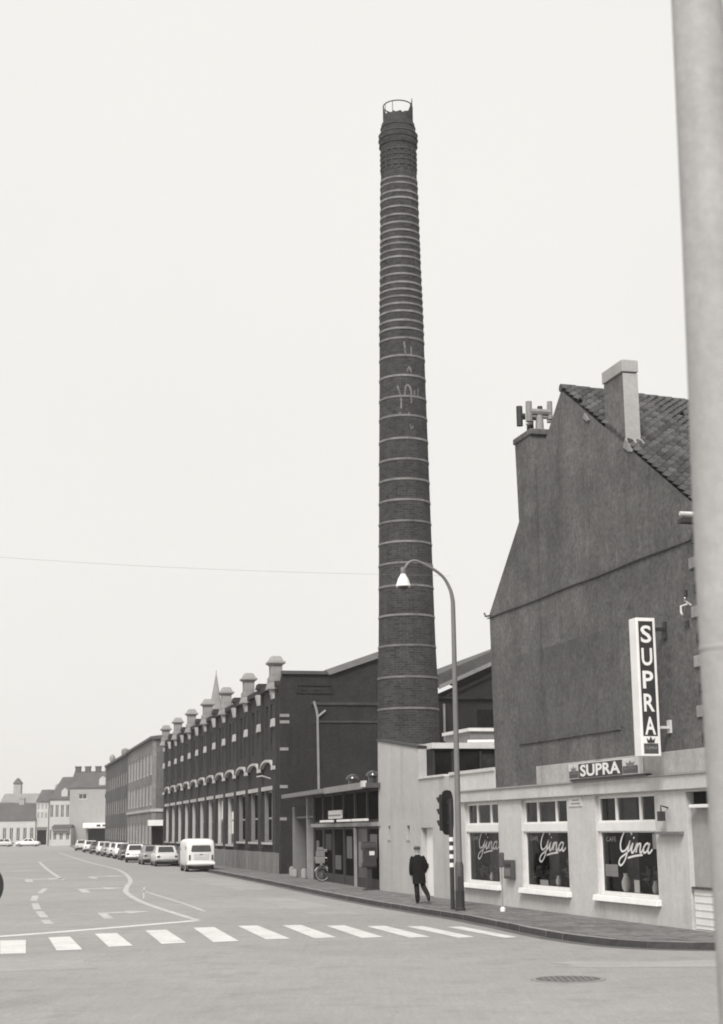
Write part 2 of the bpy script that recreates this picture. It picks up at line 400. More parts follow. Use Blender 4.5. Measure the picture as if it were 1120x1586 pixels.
# zebra crossing
ZB = [[(-8.37,36.6),(-7.8,36.7),(-6.93,32.63),(-7.43,32.54)],[(-7.45,37.5),(-6.98,37.7),(-5.93,33.5),(-6.43,33.3)],[(-6.55,38.6),(-6.05,38.8),(-5.02,34.45),(-5.5,34.2)],
      [(-5.47,39.6),(-4.97,39.8),(-3.95,35.15),(-4.45,34.85)],[(-4.38,40.5),(-3.87,40.7),(-2.83,35.5),(-3.36,35.2)],[(-3.3,41.05),(-2.8,41.15),(-1.72,36.05),(-2.25,35.9)],
      [(-2.15,41.0),(-1.67,41.1),(-.68,36.3),(-1.18,36.1)],[(-1.02,40.65),(-.56,40.75),(.39,36.2),(-.1,36.0)],[(0.0,40.25),(.46,40.4),(1.44,36.05),(.96,35.9)],[(1.0,39.95),(1.41,40.05),(2.42,35.85),(2.05,35.65)],[(1.98,39.6),(2.35,39.7),(3.36,35.65),(3.05,35.45)]]
for q in ZB:
    put('zebra_stripe', MB().add([(x,y,.006) for x,y in q], [(0,3,2,1)]), PAINT, road)
def line(name, pts, w, m=PAINT2, z=.005, smooth=True):
    mb = ribbon(pts, w, lambda a, b: (a, b, z))
    return put(name, mb, m, road)
line('stop_line', [(-10.5,37.1),(-8.75,38.0),(-6.6,40.8),(-4.64,43.7)], .42, PAINT)
line('lane_line', [(-4.63,43.85),(-5.26,46.07),(-6.47,50.4),(-7.7,55.1),(-8.95,60.7),(-9.84,65.3),(-10.71,71.4),(-11.51,77.8),(-12.72,85.4),(-14.44,94.9),(-16.5,105),(-19.1,115.5),(-22.3,128.4),(-26.9,148),(-38,196)], .22)
line('bay_line', [(-9.4,66.6),(-7.67,59.8),(-6.14,53.8),(-4.89,48.5)], .14)
line('bay_line', [(-9.8,70.4),(-8.14,58.3)], .06)
line('lane_dash', [(-27.5,133.8),(-21.6,107.6),(-15.67,82.2)], .22)
for a, b in (((-14.1,70),(-13.2,64.5)),((-12.9,62.2),(-12.0,57.6)),((-11.5,55.4),(-10.5,51)),((-10.2,49.8),(-9.3,46.2)),((-9.0,44.8),(-8.5,42.9))):
    line('lane_dash', [a, b], .24)
def arrow(x, y, rz, s=1.0, m=PAINT2):
    def fn(a, b):
        return (x+(a*math.cos(rz)-b*math.sin(rz))*s, y+(a*math.sin(rz)+b*math.cos(rz))*s, .005)
    pts = [(-.13,-2.6),(.13,-2.6),(.13,.2),(.75,.5),(.75,-.1),(1.5,.9),(.75,1.9),(.75,1.2),(-.13,.8)]
    put('arrow_marking', MB().add([fn(a,b) for a,b in pts], [(0,1,2,8),(2,3,7,8),(3,4,5),(3,5,7),(5,6,7)]), m, road)
arrow(-7.85, 47.7, R(13)); arrow(-12.1, 68.0, R(13), 1.3); arrow(-17.6, 83.0, R(13), 1.4); arrow(-15.0, 87.0, R(13), 1.3)
line('lane_dash', [(-22.6,101.9),(-21.5,104.0)], .5)
# small repaired patches and the manhole cover
mh = thing('manhole_cover', 'dark round ribbed manhole cover sunk in the pale road', 'manhole cover', (3.22,25.83,0))
mf = MB(); mf.lathe([(.60,.001),(.60,.010),(.52,.010),(.52,.001)], 40, cap=False); put('frame', mf, PATCH, mh)
mc = MB(); mc.lathe([(.51,.001),(.51,.006)], 40); put('cover', mc, GUTTER, mh)
rb = MB()
for i in range(-5, 6):
    for j in range(-5, 6):
        if i*i + j*j < 25: rb.box(i*.095-.03, i*.095+.03, j*.095-.03, j*.095+.03, .007, .014)
put('studs', rb, GREYM, mh, kind='stuff')


def patch(name, cx, cy, rx, ry, rot_, m, seed, z=.003):
    rr = random.Random(seed); pts = []
    for i in range(22):
        a = 2*math.pi*i/22; e = .86 + .28*rr.random(); ca, sa = math.cos(a), math.sin(a)
        x = rx*e*math.copysign(abs(ca)**.55, ca); y = ry*e*math.copysign(abs(sa)**.55, sa)
        pts.append((cx + x*math.cos(rot_) - y*math.sin(rot_), cy + x*math.sin(rot_) + y*math.cos(rot_), z))
    put(name, MB().add(pts, [tuple(range(22))]), m, road)
patch('repair_patch', 5.6, 28.4, 2.2, .7, R(-4), PATCH2, 5)
patch('repair_patch', -6.3, 30.0, 1.1, 1.6, R(20), PATCH2, 8); patch('repair_patch', -2.2, 52.0, .8, 6.5, R(13), PATCH2, 9); patch('repair_patch', -6.5, 74, 1.0, 9, R(13), PATCH2, 12)

# ------------------------------------------------------------------ cafe house (local x along the street towards the camera, y into the house)
S1 = (.59, 60.27, 0); S1R = R(-74.76)
cafe = thing('cafe_building', 'tall gabled corner house of dark render with pale cafe front and tiled roof', 'building', S1, S1R)
WIN = [(9.9, 13.03), (14.97, 18.42), (20.3, 23.8)]
wz0, wz1 = .70, 3.16
sw = MB(); sw.holes(9.45, 26.75, -.02, 3.5, 0, .32, [(a, b, wz0, wz1) for a, b in WIN] + [(25.42, 26.62, .12, 3.14)])
put('shop_wall', sw, PLASTER_L, cafe)
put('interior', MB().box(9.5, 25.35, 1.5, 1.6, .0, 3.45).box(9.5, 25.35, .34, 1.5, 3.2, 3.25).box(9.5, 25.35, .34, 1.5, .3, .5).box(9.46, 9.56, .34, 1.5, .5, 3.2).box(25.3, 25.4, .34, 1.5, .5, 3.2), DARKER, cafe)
# recessed entry beside the last window
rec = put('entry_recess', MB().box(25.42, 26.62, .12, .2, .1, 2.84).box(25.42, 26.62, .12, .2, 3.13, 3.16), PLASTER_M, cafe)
put('fanlight', MB().box(25.62, 26.6, .1, .15, 2.85, 3.13), PANE, cafe)
put('fanlight_sill', MB().box(25.7, 26.61, -.08, .119, 2.77, 2.85), WHITE, cafe, bevel=.015)
lp = put('white_panel', MB().box(25.5, 26.6, .05, .119, .14, 1.0), WHITE, cafe)
for i in range(5): put('groove', MB().box(25.52, 26.58, .04, .051, .22+i*.16, .245+i*.16), OFFWHITE, lp)
put('panel_cap', MB().box(25.47, 26.61, .0, .119, 1.0, 1.05), GREYD, cafe)
for (a, b) in WIN:
    m0, m1 = a + (b-a)*.31, a + (b-a)*.71
    w = put('window', MB().holes(a, b, wz0, wz1, .10, .18, [(a+.09, b-.09, wz0+.09, 2.24), (a+.09, m0-.05, 2.54, wz1-.07), (m0+.05, m1-.05, 2.54, wz1-.07), (m1+.05, b-.09, 2.54, wz1-.07)]), WHITE, cafe, bevel=.008)
    put('transom', MB().box(a-.01, b+.01, .05, .099, 2.27, 2.5), WHITE, w, bevel=.01)
    put('pane', MB().add([(a+.09,.139,wz0+.09),(b-.09,.139,wz0+.09),(b-.09,.139,2.24),(a+.09,.139,2.24)], [(0,1,2,3)]), GLASS, w)
    for c, d in ((a+.09, m0-.05), (m0+.05, m1-.05), (m1+.05, b-.09)):
        put('pane', MB().add([(c,.139,2.54),(d,.139,2.54),(d,.139,wz1-.07),(c,.139,wz1-.07)], [(0,1,2,3)]), GLASS, w)
    put('sill', MB().frustum((a-.12, b+.12, -.14, .1), (a-.12, b+.12, -.10, .1), wz0-.15, wz0-.005), WHITE, w, bevel=.015)
    # window lettering (strokes on the glass)
    cx = a + (b-a)*.56; sc = .155 + .01*(b-a); zc = 1.70
    def fng(p, q, cx=cx, sc=sc, zc=zc): return (cx + (p - 1.45 + .28*q)*sc*3.45, .125, zc + q*sc*2.2)
    sc *= .29 / .155 * .62
    gm_ = MB()
    for st in ([(1.0,1.15),(.85,1.45),(.5,1.5),(.2,1.1),(.12,.6),(.3,.22),(.62,.25),(.85,.55),(.92,.82),(.86,.3),(.72,-.3),(.45,-.62),(.22,-.5),(.3,-.2),(.7,.05),(1.05,.3)],
               [(1.05,.3),(1.2,.66),(1.18,.28),(1.3,.12),(1.48,.34)], [(1.48,.34),(1.6,.68),(1.6,.14)], [(1.6,.36),(1.76,.64),(1.9,.6),(1.92,.24),(2.04,.14),(2.18,.36)],
               [(2.62,.58),(2.42,.68),(2.2,.42),(2.3,.14),(2.52,.26),(2.66,.66),(2.6,.26),(2.74,.12),(2.95,.34)], [(1.2,.95),(1.26,1.02)], [(.95,-.18),(1.5,-.06),(2.2,.02)]):
        r_ = ribbon(st, .12, fng); gm_.add(r_.v, r_.f)
    put('lettering', gm_, (LETTER_1, LETTER_2, LETTER)[WIN.index((a, b))], w)
    for x_a, x_b, yc in ((a-.3, a+.45, .95), (b-.6, b+.25, 1.1)):
        cw_ = MB(); kk = 18; cw_.smooth = True
        for i in range(kk):
            p0 = x_a + (x_b-x_a)*i/kk; p1 = x_a + (x_b-x_a)*(i+1)/kk; y0_ = yc + .05*math.sin(i*2.1); y1_ = yc + .05*math.sin((i+1)*2.1)
            cw_.add([(p0,y0_,.55),(p1,y1_,.55),(p1,y1_,3.18),(p0,y0_,3.18)], [(0,1,2,3)])
        put('curtain', cw_, CURTAIN, w)
    t_ = text_mb('CAFE', a+.35, a+.95, 2.02, 2.14, lambda p, q: (p, .126, q)); put('lettering', t_, LETTER_D, w)
# fascia, pale parapet strip, gable
put('fascia', MB().box(9.5, 26.78, -.09, -.002, 3.2, 3.53), PLASTER_L, cafe, bevel=.012)
put('fascia_ledge', MB().box(9.5, 26.8, -.13, .1, 3.53, 3.57), PLASTER_M, cafe)
GAB = [(12.86, 3.5), (26.55, 3.5), (26.55, 9.58), (19.1, 14.36), (12.72, 8.92)]
put('gable_wall', MB().prism_xz(GAB, .02, .36), PLASTER_D, cafe)
put('parapet_strip', MB().box(16.35, 26.62, -.03, .018, 3.572, 4.08), STONE_L, cafe, bevel=.01)
put('render_patch', MB().box(15.0, 22.2, .004, .019, 4.82, 7.35), PLASTER_D2, cafe)
put('patch_ledge', MB().box(15.0, 22.1, -.02, .019, 4.76, 4.815), PLASTER_D2, cafe)
sc_ = MB(); xs_ = [12.6 + i*.55 for i in range(26)]
for i in range(25):
    z0 = 8.78 + .012*math.sin(i*.7); z1 = 8.78 + .012*math.sin((i+1)*.7)
    sc_.add([(xs_[i],-.02,z0),(xs_[i+1],-.02,z1),(xs_[i+1],-.02,z1+.03),(xs_[i],-.02,z0+.03),(xs_[i],.02,z0),(xs_[i+1],.02,z1),(xs_[i+1],.02,z1+.045),(xs_[i],.02,z0+.045)], [(0,1,2,3),(3,2,6,7),(4,5,1,0)])
put('string_course', sc_, DARK, cafe)
put('hook', MB().tube([(12.9,-.02,8.85),(12.55,-.05,8.87),(12.45,-.05,8.98)], .03), GREYD, cafe)
put('house_body', MB().box(12.9, 26.4, .37, 11, 3.45, 8.6).box(9.5, 26.4, 1.62, 11, -.02, 3.44), PLASTER_D, cafe)
put('end_wall', MB().box(26.42, 26.56, .37, 11, -.02, 9.05), BRICK_E, cafe)
for i in range(9):
    z = 4.2 + i*.56; hgt = .26 if i % 2 else .20
    put('quoin', MB().box(26.2 if i % 2 else 26.38, 26.64, -.02, .5, z, z+hgt), STONE if i % 2 else DARK, cafe, bevel=.015)
put('corner_pipe', MB().box(26.55, 26.75, -.03, .02, 4.09, 4.9), DARK, cafe)
put('shop_flank', MB().box(26.57, 26.85, .36, 11, -.02, 3.5).box(26.76, 27.2, -.06, .3, -.02, 3.5), PLASTER_L, cafe)
# roof: boards, ridge (sagging a little), pantiles
def rz_(y): return 14.42 - .055*y if y < 5 else 14.145
rf = MB()
ys_ = [.0, 1.5, 3, 4.5, 6, 8, 11]
for sgn, ex, ez in ((1, 26.78, 9.44), (-1, 12.55, 8.8)):
    v_ = []; f_ = []
    for y in ([.04]+ys_[1:] if sgn > 0 else [.38]+ys_[1:]): v_ += [(19.1, y, rz_(y)), (ex, y, ez), (19.1, y, rz_(y)-.12), (ex, y, ez-.1)]
    for i in range(len(ys_)-1):
        a = i*4; b = a+4; f_ += [(a, b, b+1, a+1), (a+2, a+3, b+3, b+2), (a+1, b+1, b+3, a+3)]
    f_ += [(0,1,3,2)]
    rf.add(v_, f_)
roof = put('roof', rf, TILE_B, cafe)
TW, TL = .24, .31
tv = []; tf = []
nx = 6
for e in (0, 1):
    for i in range(nx+1):
        t = i/nx; h = .075*math.sin(t*2*math.pi*.98 - .3) + .06
        tv.append((0.0 if e == 0 else TL*1.15, t*TW*1.04, h + (-.01 if e == 0 else .06)))
tf = [(i, i+nx+1, i+nx+2, i+1) for i in range(nx)]
base_n = len(tv)
for i in range(nx+1):
    x, y, z = tv[nx+1+i]; tv.append((x, y, z-.075))
tf += [(nx+1+i, base_n+i, base_n+i+1, nx+2+i) for i in range(nx)]
tme = bpy.data.meshes.new('roof_tile'); tme.from_pydata(tv, [], tf); tme.update(); tme.materials.append(TILE)
for p in tme.polygons: p.use_smooth = True
rest = MB(); nrow = 30
for c in range(48):
    y = .0 + c*TW
    a = Vector((19.1, y, rz_(y))); b = Vector((26.82, y, 9.42)); d = (b-a).normalized(); Ls = (b-a).length
    ay = math.atan2(-d.z, d.x)                       # slope angle
    for r_ in range(nrow):
        p = a + d*(.04 + r_*(Ls-.04)/nrow); jit = random.uniform(-.012, .012)
        nrm = Vector((-d.z, 0, d.x)).normalized() if d.x > 0 else Vector((0,0,1)); nrm = Vector((math.sin(ay), 0, math.cos(ay)))
        p = p + nrm*(.012 + random.uniform(0, .012))
        if random.random() < .012: continue
        if c < 10:
            o = bpy.data.objects.new('roof_tile', tme); COL.objects.link(o); o.parent = roof; o.location = p
            o.rotation_euler = (jit*.6, ay, jit)
        else:
            ca, sa = math.cos(ay), math.sin(ay)
            rest.add([(p.x + q[0]*ca + q[2]*sa, p.y + q[1] + jit*.5, p.z - q[0]*sa + q[2]*ca) for q in tv], tf)
rest.smooth = True
put('roof_tiles', rest, TILE, roof, kind='stuff')
rg = MB()
for i in range(26):
    y = .0 + i*.42
    rg.tube([(19.1, y, rz_(y)+.02), (19.1, y+.44, rz_(y+.44)+.03)], [.12, .13], 8)
put('ridge_tiles', rg, TILE, roof, kind='stuff')
gt = MB(); gt.tube([(26.86, -.5, 9.28), (26.86, 4, 9.34), (26.86, 11, 9.3)], .05, 8); put('gutter_pipe', gt, OFFWHITE, cafe)
put('eaves_board', MB().box(26.57, 26.84, -.42, 11, 9.1, 9.2), DARK, cafe)
put('verge_flashing', MB().prism_xz([(23.0,11.78),(23.3,11.6),(23.5,11.55),(23.42,11.72),(23.14,11.98)], -.01, .46), STONE, cafe)
put('verge_flashing', MB().prism_xz([(20.6,13.18),(20.85,13.02),(21.0,13.02),(20.7,13.28)], -.02, .1), STONE, cafe)
# chimney stacks
st = put('chimney_stack', MB().frustum((21.9,23.12,.03,.44),(21.92,23.1,.04,.42), 11.0, 13.72), PLASTER_D, cafe)
# lit side of the same stack, its brightness painted as a paler skin
put('lit_flank', MB().box(23.121, 23.135, .02, .43, 11.2, 13.7), PLASTER_M, st)
put('stack_cap', MB().box(21.885, 23.145, .0, .455, 13.74, 14.06), PLASTER_M, st, bevel=.02)
st = put('chimney_stack', MB().frustum((15.66,17.0,.016,.75),(15.7,16.96,-.10,.74), 8.9, 13.62), PLASTER_D, cafe)
put('stack_cap', MB().box(15.62, 17.05, -.14, .8, 13.62, 13.8), PLASTER_D, st, bevel=.03)
for i, (px_, py_) in enumerate(((15.98,.3),(16.4,.42),(16.75,.3))):
    pt = MB(); pt.lathe([(.12,13.8),(.1,14.28),(.12,14.3)], 12, (px_,py_)); pot = put('chimney_pot', pt, STONE if i == 2 else DARK, st)
    z = 14.38 + .06*(i == 0)
    cw = MB(); cw.tube([(px_,py_-.33,z),(px_,py_+.33,z)], .1, 8); cw.tube([(px_,py_-.33,z-.3),(px_,py_-.33,z+.3)], .1, 8); cw.tube([(px_,py_+.33,z-.2),(px_,py_+.33,z+.34)], .085, 8)
    put('cowl', cw, DARK if i == 0 else (OFFWHITE if i == 1 else STONE), pot)
# fittings on the house front
spl = put('street_plate', MB().box(18.6, 19.5, -.02, -.001, 2.92, 3.16), OFFWHITE, cafe); put('faded_text', MB().box(18.85, 19.3, -.022, -.0201, 3.07, 3.1).box(18.75, 19.38, -.022, -.0201, 2.98, 3.01), GREYM, spl)
br_ = MB(); br_.tube([(26.0,.0,7.35),(26.0,-.16,7.3),(26.0,-.16,7.16),(26.1,-.18,7.1)], .026, 6); br_.tube([(26.2,.0,7.3),(26.2,-.16,7.4),(26.26,-.18,7.46)], .022, 6)
put('cable_bracket', br_, OFFWHITE, cafe)
put('wall_socket', MB().box(25.9, 26.02, -.03, .02, 7.55, 7.68).box(25.9, 26.02, -.03, .02, 6.85, 6.98), DARK, cafe)
put('wall_lantern', MB().tube([(24.5,0,2.8),(24.5,-.18,2.85),(24.5,-.18,2.7)], .02, 6).box(24.43,24.57,-.25,-.11,2.5,2.72), DARK, cafe)
put('shelf', MB().box(24.0, 25.25, -.14, 0, 2.2, 2.26), GREYM, cafe)
# display things in the cafe windows: on the inner sill
def vase(x, z0, s_, m, lbl):
    mb = MB(); mb.lathe([(.09*s_,z0),(.15*s_,z0+.12*s_),(.16*s_,z0+.3*s_),(.08*s_,z0+.48*s_),(.1*s_,z0+.55*s_)], 14, (0,0))
    o = put('vase', mb, m, None, (S1[0]+x*math.cos(S1R)-.27*math.sin(S1R), S1[1]+x*math.sin(S1R)+.27*math.cos(S1R), 0)); tag(o, lbl, 'vase', 'ornaments on the cafe window sills'); return o
zs_ = .5
vase(21.45, .8, .8, GLAZE, 'large white vase in the cafe window nearest the entry recess')
vase(17.0, .8, .5, GLAZE, 'white vase low in the middle cafe window')
vase(11.6, .8, .45, GLAZE, 'small white vase in the cafe window behind the lamp post')
def card(x, z, w_, h_, m, lbl, y=.2):
    o = put('window_card', MB().box(-w_/2, w_/2, -.006, .006, 0, h_).box(-w_/4, w_/4, .006, .1, 0, .02), m, None,
            (S1[0]+x*math.cos(S1R)-y*math.sin(S1R), S1[1]+x*math.sin(S1R)+y*math.cos(S1R), z), S1R); tag(o, lbl, 'card', 'cards in the cafe windows')
card(22.2, .8, .3, .3, GLAZE, 'square white card on the sill of the cafe window nearest the entry')
card(20.75, 1.15, .75, .3, OFFWHITE, 'wide pale notice at the left edge of the cafe window nearest the entry', .2)
card(16.1, .8, .6, .14, WHITE, 'low white card in the corner of the middle cafe window')
vase(23.1, .8, .55, OFFWHITE, 'slim pale ornament second from the right in the nearest cafe window')
vase(23.5, .8, .55, GLAZE, 'slim white ornament at the right edge of the nearest cafe window')
card(23.4, 1.85, .42, .36, OFFWHITE, 'pale emblem card in the top right corner of the nearest cafe window', .2)

def plant(x, h, lbl):
    t = thing('pot_plant', lbl, 'plant', (S1[0]+x*math.cos(S1R)-.4*math.sin(S1R), S1[1]+x*math.sin(S1R)+.4*math.cos(S1R), .5), S1R, 'plants on the cafe window sills')
    q = MB(); q.lathe([(.1,0),(.15,.26),(.16,.28)], 14); put('pot', q, GREYM, t)
    lf_ = MB()
    for i in range(46):
        a = random.uniform(0, 2*math.pi); l = random.uniform(.35, 1)*h; r_ = random.uniform(.08,.42)*(1.1-.3*l/h); w_ = random.uniform(.035,.07)
        c = Vector((r_*math.cos(a), r_*math.sin(a)*.5, .28+l*.75)); d = Vector((math.cos(a)*.6, math.sin(a)*.4, random.uniform(-.3,.8))).normalized(); n2 = d.cross(Vector((0,1,.2))).normalized()
        lf_.add([c-d*.11, c+n2*w_, c+d*.13, c-n2*w_], [(0,1,2,3)])
        lf_.add([(0,0,.27),(.012,0,.27),tuple(c-d*.1)], [(0,1,2)])
    put('leaves', lf_, SHRUB, t, kind='stuff')
plant(12.3, .9, 'bushy pot plant behind the glass of the window beside the lamp post')
plant(10.9, .6, 'small pot plant low behind the glass beside the lamp post')
plant(15.6, .7, 'small pot plant at the left side of the middle cafe window')
plant(17.7, 1.0, 'tall pot plant at the right side of the middle cafe window')
plant(22.7, .8, 'bushy pot plant between the ornaments of the nearest cafe window')

# ------------------------------------------------------------------ signs
def emblem(mbd, mbl, cx, z0, w_, h_, fn):        # crown over a banner
    mbd.add([fn(cx-w_/2, z0), fn(cx+w_/2, z0), fn(cx+w_/2, z0+h_*.55), fn(cx-w_/2, z0+h_*.55)], [(0,1,2,3)])
    c0 = z0+h_*.58
    pts = [(-.3,0),(.3,0),(.38,.28),(.16,.14),(0,.36),(-.16,.14),(-.38,.28)]
    mbl.add([fn(cx+a*w_*.8, c0+b*h_) for a, b in pts], [(0,1,2,3),(0,3,5),(3,4,5),(0,5,6)])
hs_ = thing('shop_sign', 'long flat dark sign reading SUPRA in white capitals above the cafe windows', 'sign', S1, S1R)
put('board', MB().box(19.05, 23.4, -.17, -.04, 3.62, 4.02), OFFWHITE, hs_, bevel=.01)
put('face', MB().box(19.74, 22.46, -.178, -.171, 3.64, 4.0), DARK, hs_)
put('lettering', text_mb('SUPRA', 19.86, 22.36, 3.67, 3.975, lambda p, q: (p, -.184, q), bold=.03), LETTER, hs_)
for cx, ew_ in ((19.4,.62), (22.92,.86)):
    a_, b_ = MB(), MB(); emblem(a_, b_, cx, 3.65, ew_, .33, lambda p, q: (p, -.176, q))
    e_ = put('emblem', a_, GREYD, hs_); put('crown', b_, GREYM, e_)
    put('banner_text', text_mb('SUPRA', cx-ew_*.4, cx+ew_*.4, 3.74, 3.81, lambda p, q: (p, -.182, q)), LETTER_D, e_)
put('mount', MB().box(19.3, 23.2, -.04, -.031, 3.66, 3.72).box(19.3, 23.2, -.04, -.031, 3.9, 3.95), DARK, hs_)
put('sign_shadow', MB().box(19.2, 23.8, -.2, -.031, 3.572, 3.615), DARK, hs_)  # dark strip standing in for the black shadow under the sign
vs_o = thing('projecting_sign', 'tall white box sign with SUPRA stacked in white letters on black, fixed to dark gable', 'sign', S1, S1R)
X1 = 25.0
put('box', MB().box(24.62, X1, -.83, -.34, 3.96, 7.16), WHITE, vs_o, bevel=.015)
put('face', MB().box(X1, X1+.006, -.77, -.41, 4.42, 7.08), DARK, vs_o)
zt = 6.98
for ch in 'SUPRA':
    put('letter', text_mb(ch, -.725, -.455, zt-.41, zt, lambda p, q: (X1+.012, p, q), bold=.02), LETTER, vs_o); zt -= .53
a_, b_ = MB(), MB(); emblem(a_, b_, -.59, 4.02, .36, .42, lambda p, q: (X1+.008, p, q))
e_ = put('emblem', a_, GREYD, vs_o); put('crown', b_, DARK, e_)
put('banner_text', text_mb('SUPRA', -.74, -.44, 4.12, 4.18, lambda p, q: (X1+.012, p, q)), LETTER_D, e_)
put('bracket', MB().box(24.75, 24.85, -.34, .02, 6.88, 6.96).box(24.72, 24.88, -.03, .02, 6.7, 7.1), DARK, vs_o)
put('bracket', MB().box(24.75, 24.85, -.34, .02, 4.6, 4.66).box(24.72, 24.88, -.03, .02, 4.5, 4.8), OFFWHITE, vs_o)

# ------------------------------------------------------------------ white outbuilding with yard behind
ob = thing('outbuilding', 'low white rendered outbuilding with slit windows between brick works and cafe', 'building', S1, S1R)
OW = [(-.27,-.02),(9.44,-.02),(9.44,4.18),(8.15,4.18),(8.0,4.14),(5.02,4.14),(5.02,5.18),(-.27,5.72)]
wl = MB()
wl.holes(-.27, 9.44, -.02, 4.1, 0, .3, [(1.0,1.3,2.02,2.5),(3.45,3.8,2.02,2.5),(5.15,6.5,.1,2.42)])
wl.prism_xz([(-.27,4.1),(5.02,4.1),(5.02,5.18),(-.27,5.72)], 0, .3)
put('wall', wl, PLASTER_W, ob)
put('parapet', MB().prism_xz([(5.022,4.1),(7.95,4.1),(7.95,4.17),(5.022,4.17)], -.05, .35).prism_xz([(8.5,4.1),(12.84,4.1),(12.84,4.2),(8.5,4.2)], -.05, .35).box(9.46, 12.85, .0, .3, 3.58, 4.1).box(8.6,9.44,0,.3,4.1,4.101), OFFWHITE, ob)
put('coping', MB().prism_xz([(-.3,5.73),(5.06,5.19),(5.06,5.26),(-.3,5.8)], -.04, .36), DARK, ob)
put('flank', MB().box(-.27, -.02, .3, 5.5, -.02, 5.6), PLASTER_W, ob)
for a, b in ((1.0,1.3),(3.45,3.8)):
    s_ = put('slit_window', MB().box(a, b, .2, .26, 2.02, 2.5), PANE, ob); put('slit_sill', MB().box(a-.04, b+.04, -.03, .14, 1.97, 2.02), PLASTER_W, s_)
dr = put('door', MB().box(5.16, 6.49, .2, .26, .12, 2.41), WHITE, ob); put('handle', MB().box(5.3, 5.36, .14, .2, 1.05, 1.2), GREYD, dr)
put('inner_wall', MB().box(-.02, 9.3, .5, .6, 0, 4.0), PLASTER_W, ob)
# flat roofed volume facing the camera behind the parapet
put('loggia', MB().box(-.0, 5.5, .32, 6, 3.9, 5.12), DARKER, ob)
put('roof_slab', MB().box(-.02, 5.66, .31, 6.1, 5.14, 5.34), OFFWHITE, ob)
put('loggia_glazing', MB().box(5.5, 5.53, .4, 2.1, 4.0, 5.1), PANE, ob)
for y in (.36, 1.05, 2.1): put('loggia_post', MB().box(5.5, 5.58, y, y+.07, 3.9, 5.135), WOODF, ob)
put('upper_deck', MB().box(.2, 3.2, 2.6, 6.2, 5.345, 5.9), GREYM, ob)
put('deck_coping', MB().box(.1, 3.3, 2.5, 6.3, 5.9, 6.02), OFFWHITE, ob)
put('roof_pipe', MB().tube([(4.6,2.0,5.44),(4.6,3.4,5.46)], .06, 8), WHITE, ob)

# ------------------------------------------------------------------ low glazed front between factory and outbuilding
S2 = (-4.07, 82.4, 0); S2R = math.atan2(-.9786, .206)
lf = thing('low_front_building', 'low dark shopfront with flat canopy between brick factory and white outbuilding', 'building', S2, S2R)
put('back_wall', MB().box(.3, 22.6, 2.0, 2.2, -.02, 3.95), DARKER, lf)
put('canopy', MB().box(1.9, 22.65, -.55, 2.3, 3.95, 4.13), GREYD, lf)
put('canopy_edge', MB().box(1.9, 14.0, -.6, -.55, 3.97, 4.16), PALEDOOR, lf)
put('canopy_edge', MB().box(14.0, 22.3, -.62, -.55, 3.92, 4.17), STONE, lf)
put('canopy_joint', MB().box(22.0, 22.5, -.64, -.5, 3.98, 4.22), OFFWHITE, lf)
put('pillar', MB().box(2.3, 2.9, -.1, .5, -.02, 3.55), PALEDOOR, lf, bevel=.03)
put('pillar', MB().box(6.2, 6.45, -.05, .25, -.02, 3.94), PALEFR, lf)
put('cross_bar', MB().box(2.9, 8.0, .0, .08, 2.95, 3.05), GREYD, lf)
put('gate', MB().box(2.9, 6.2, .9, .98, -.02, 2.9), WOODF, lf)
put('beam', MB().box(7.7, 22.6, -.1, .1, 2.5, 2.66), PALEFR, lf, bevel=.01)
for i in range(6):
    x = 8.0 + i*2.43
    put('mullion', MB().box(x, x+.22, -.04, .1, 2.66, 3.94), WOODF, lf)
    put('post', MB().box(x, x+.18, -.03, .1, -.02, 2.5), WOODF, lf)
    if i < 6:
        pn = put('window', MB().holes(x+.22, x+2.43, 2.66, 3.94, .0, .06, [(x+.3, x+2.35, 2.76, 3.86)]), WOODF, lf); put('pane', MB().box(x+.3, x+2.35, .02, .03, 2.76, 3.86), PANE, pn)
        pn = put('shop_panel', MB().holes(x+.18, x+2.43, .0, 2.5, .0, .06, [(x+.3, x+2.33, .5, 2.4)]), WOODF, lf); put('pane', MB().box(x+.3, x+2.33, .02, .03, .5, 2.4), PANE_G if i == 4 else PANE, pn)
for a, b, z0, z1, m__ in ((8.6,9.3,1.1,1.9,GREYD),(9.5,10.1,.7,1.6,GREYM),(11.0,12.4,1.5,2.2,WOODF),(13.3,14.6,.7,1.3,GREYD),(15.9,17.0,1.2,2.1,GREYD),(18.4,19.6,.9,1.9,GREYM),(20.6,21.9,1.3,2.2,GREYD)):
    put('window_poster', MB().box(a, b, .005, .018, z0, z1), m__, lf)
put('door_frame', MB().box(17.9, 18.05, -.1, .0, 0.1, 2.45), PALEFR, lf)
for a, b in ((11.4,14.2),(15.4,17.9),(18.6,21.4)):
    put('fluorescent_lamp', MB().box(a, b, -.34, -.2, 2.7, 2.8), WHITE, lf, bevel=.02)
put('notice_board', MB().box(13.1, 16.1, -.26, -.2, 2.85, 3.2), OFFWHITE, lf)
put('notice_rim', MB().box(13.2, 16.0, -.27, -.261, 2.96, 3.02), GREYM, lf)
for x, y in ((14.4,.6),(18.6,.6)):
    dm = MB(); dm.lathe([(.2,4.13),(.2,4.5),(.3,4.52),(.28,4.62),(.2,4.7),(.1,4.74),(.02,4.75)], 18, (x,y)); put('roof_light', dm, CARGLASS, lf)
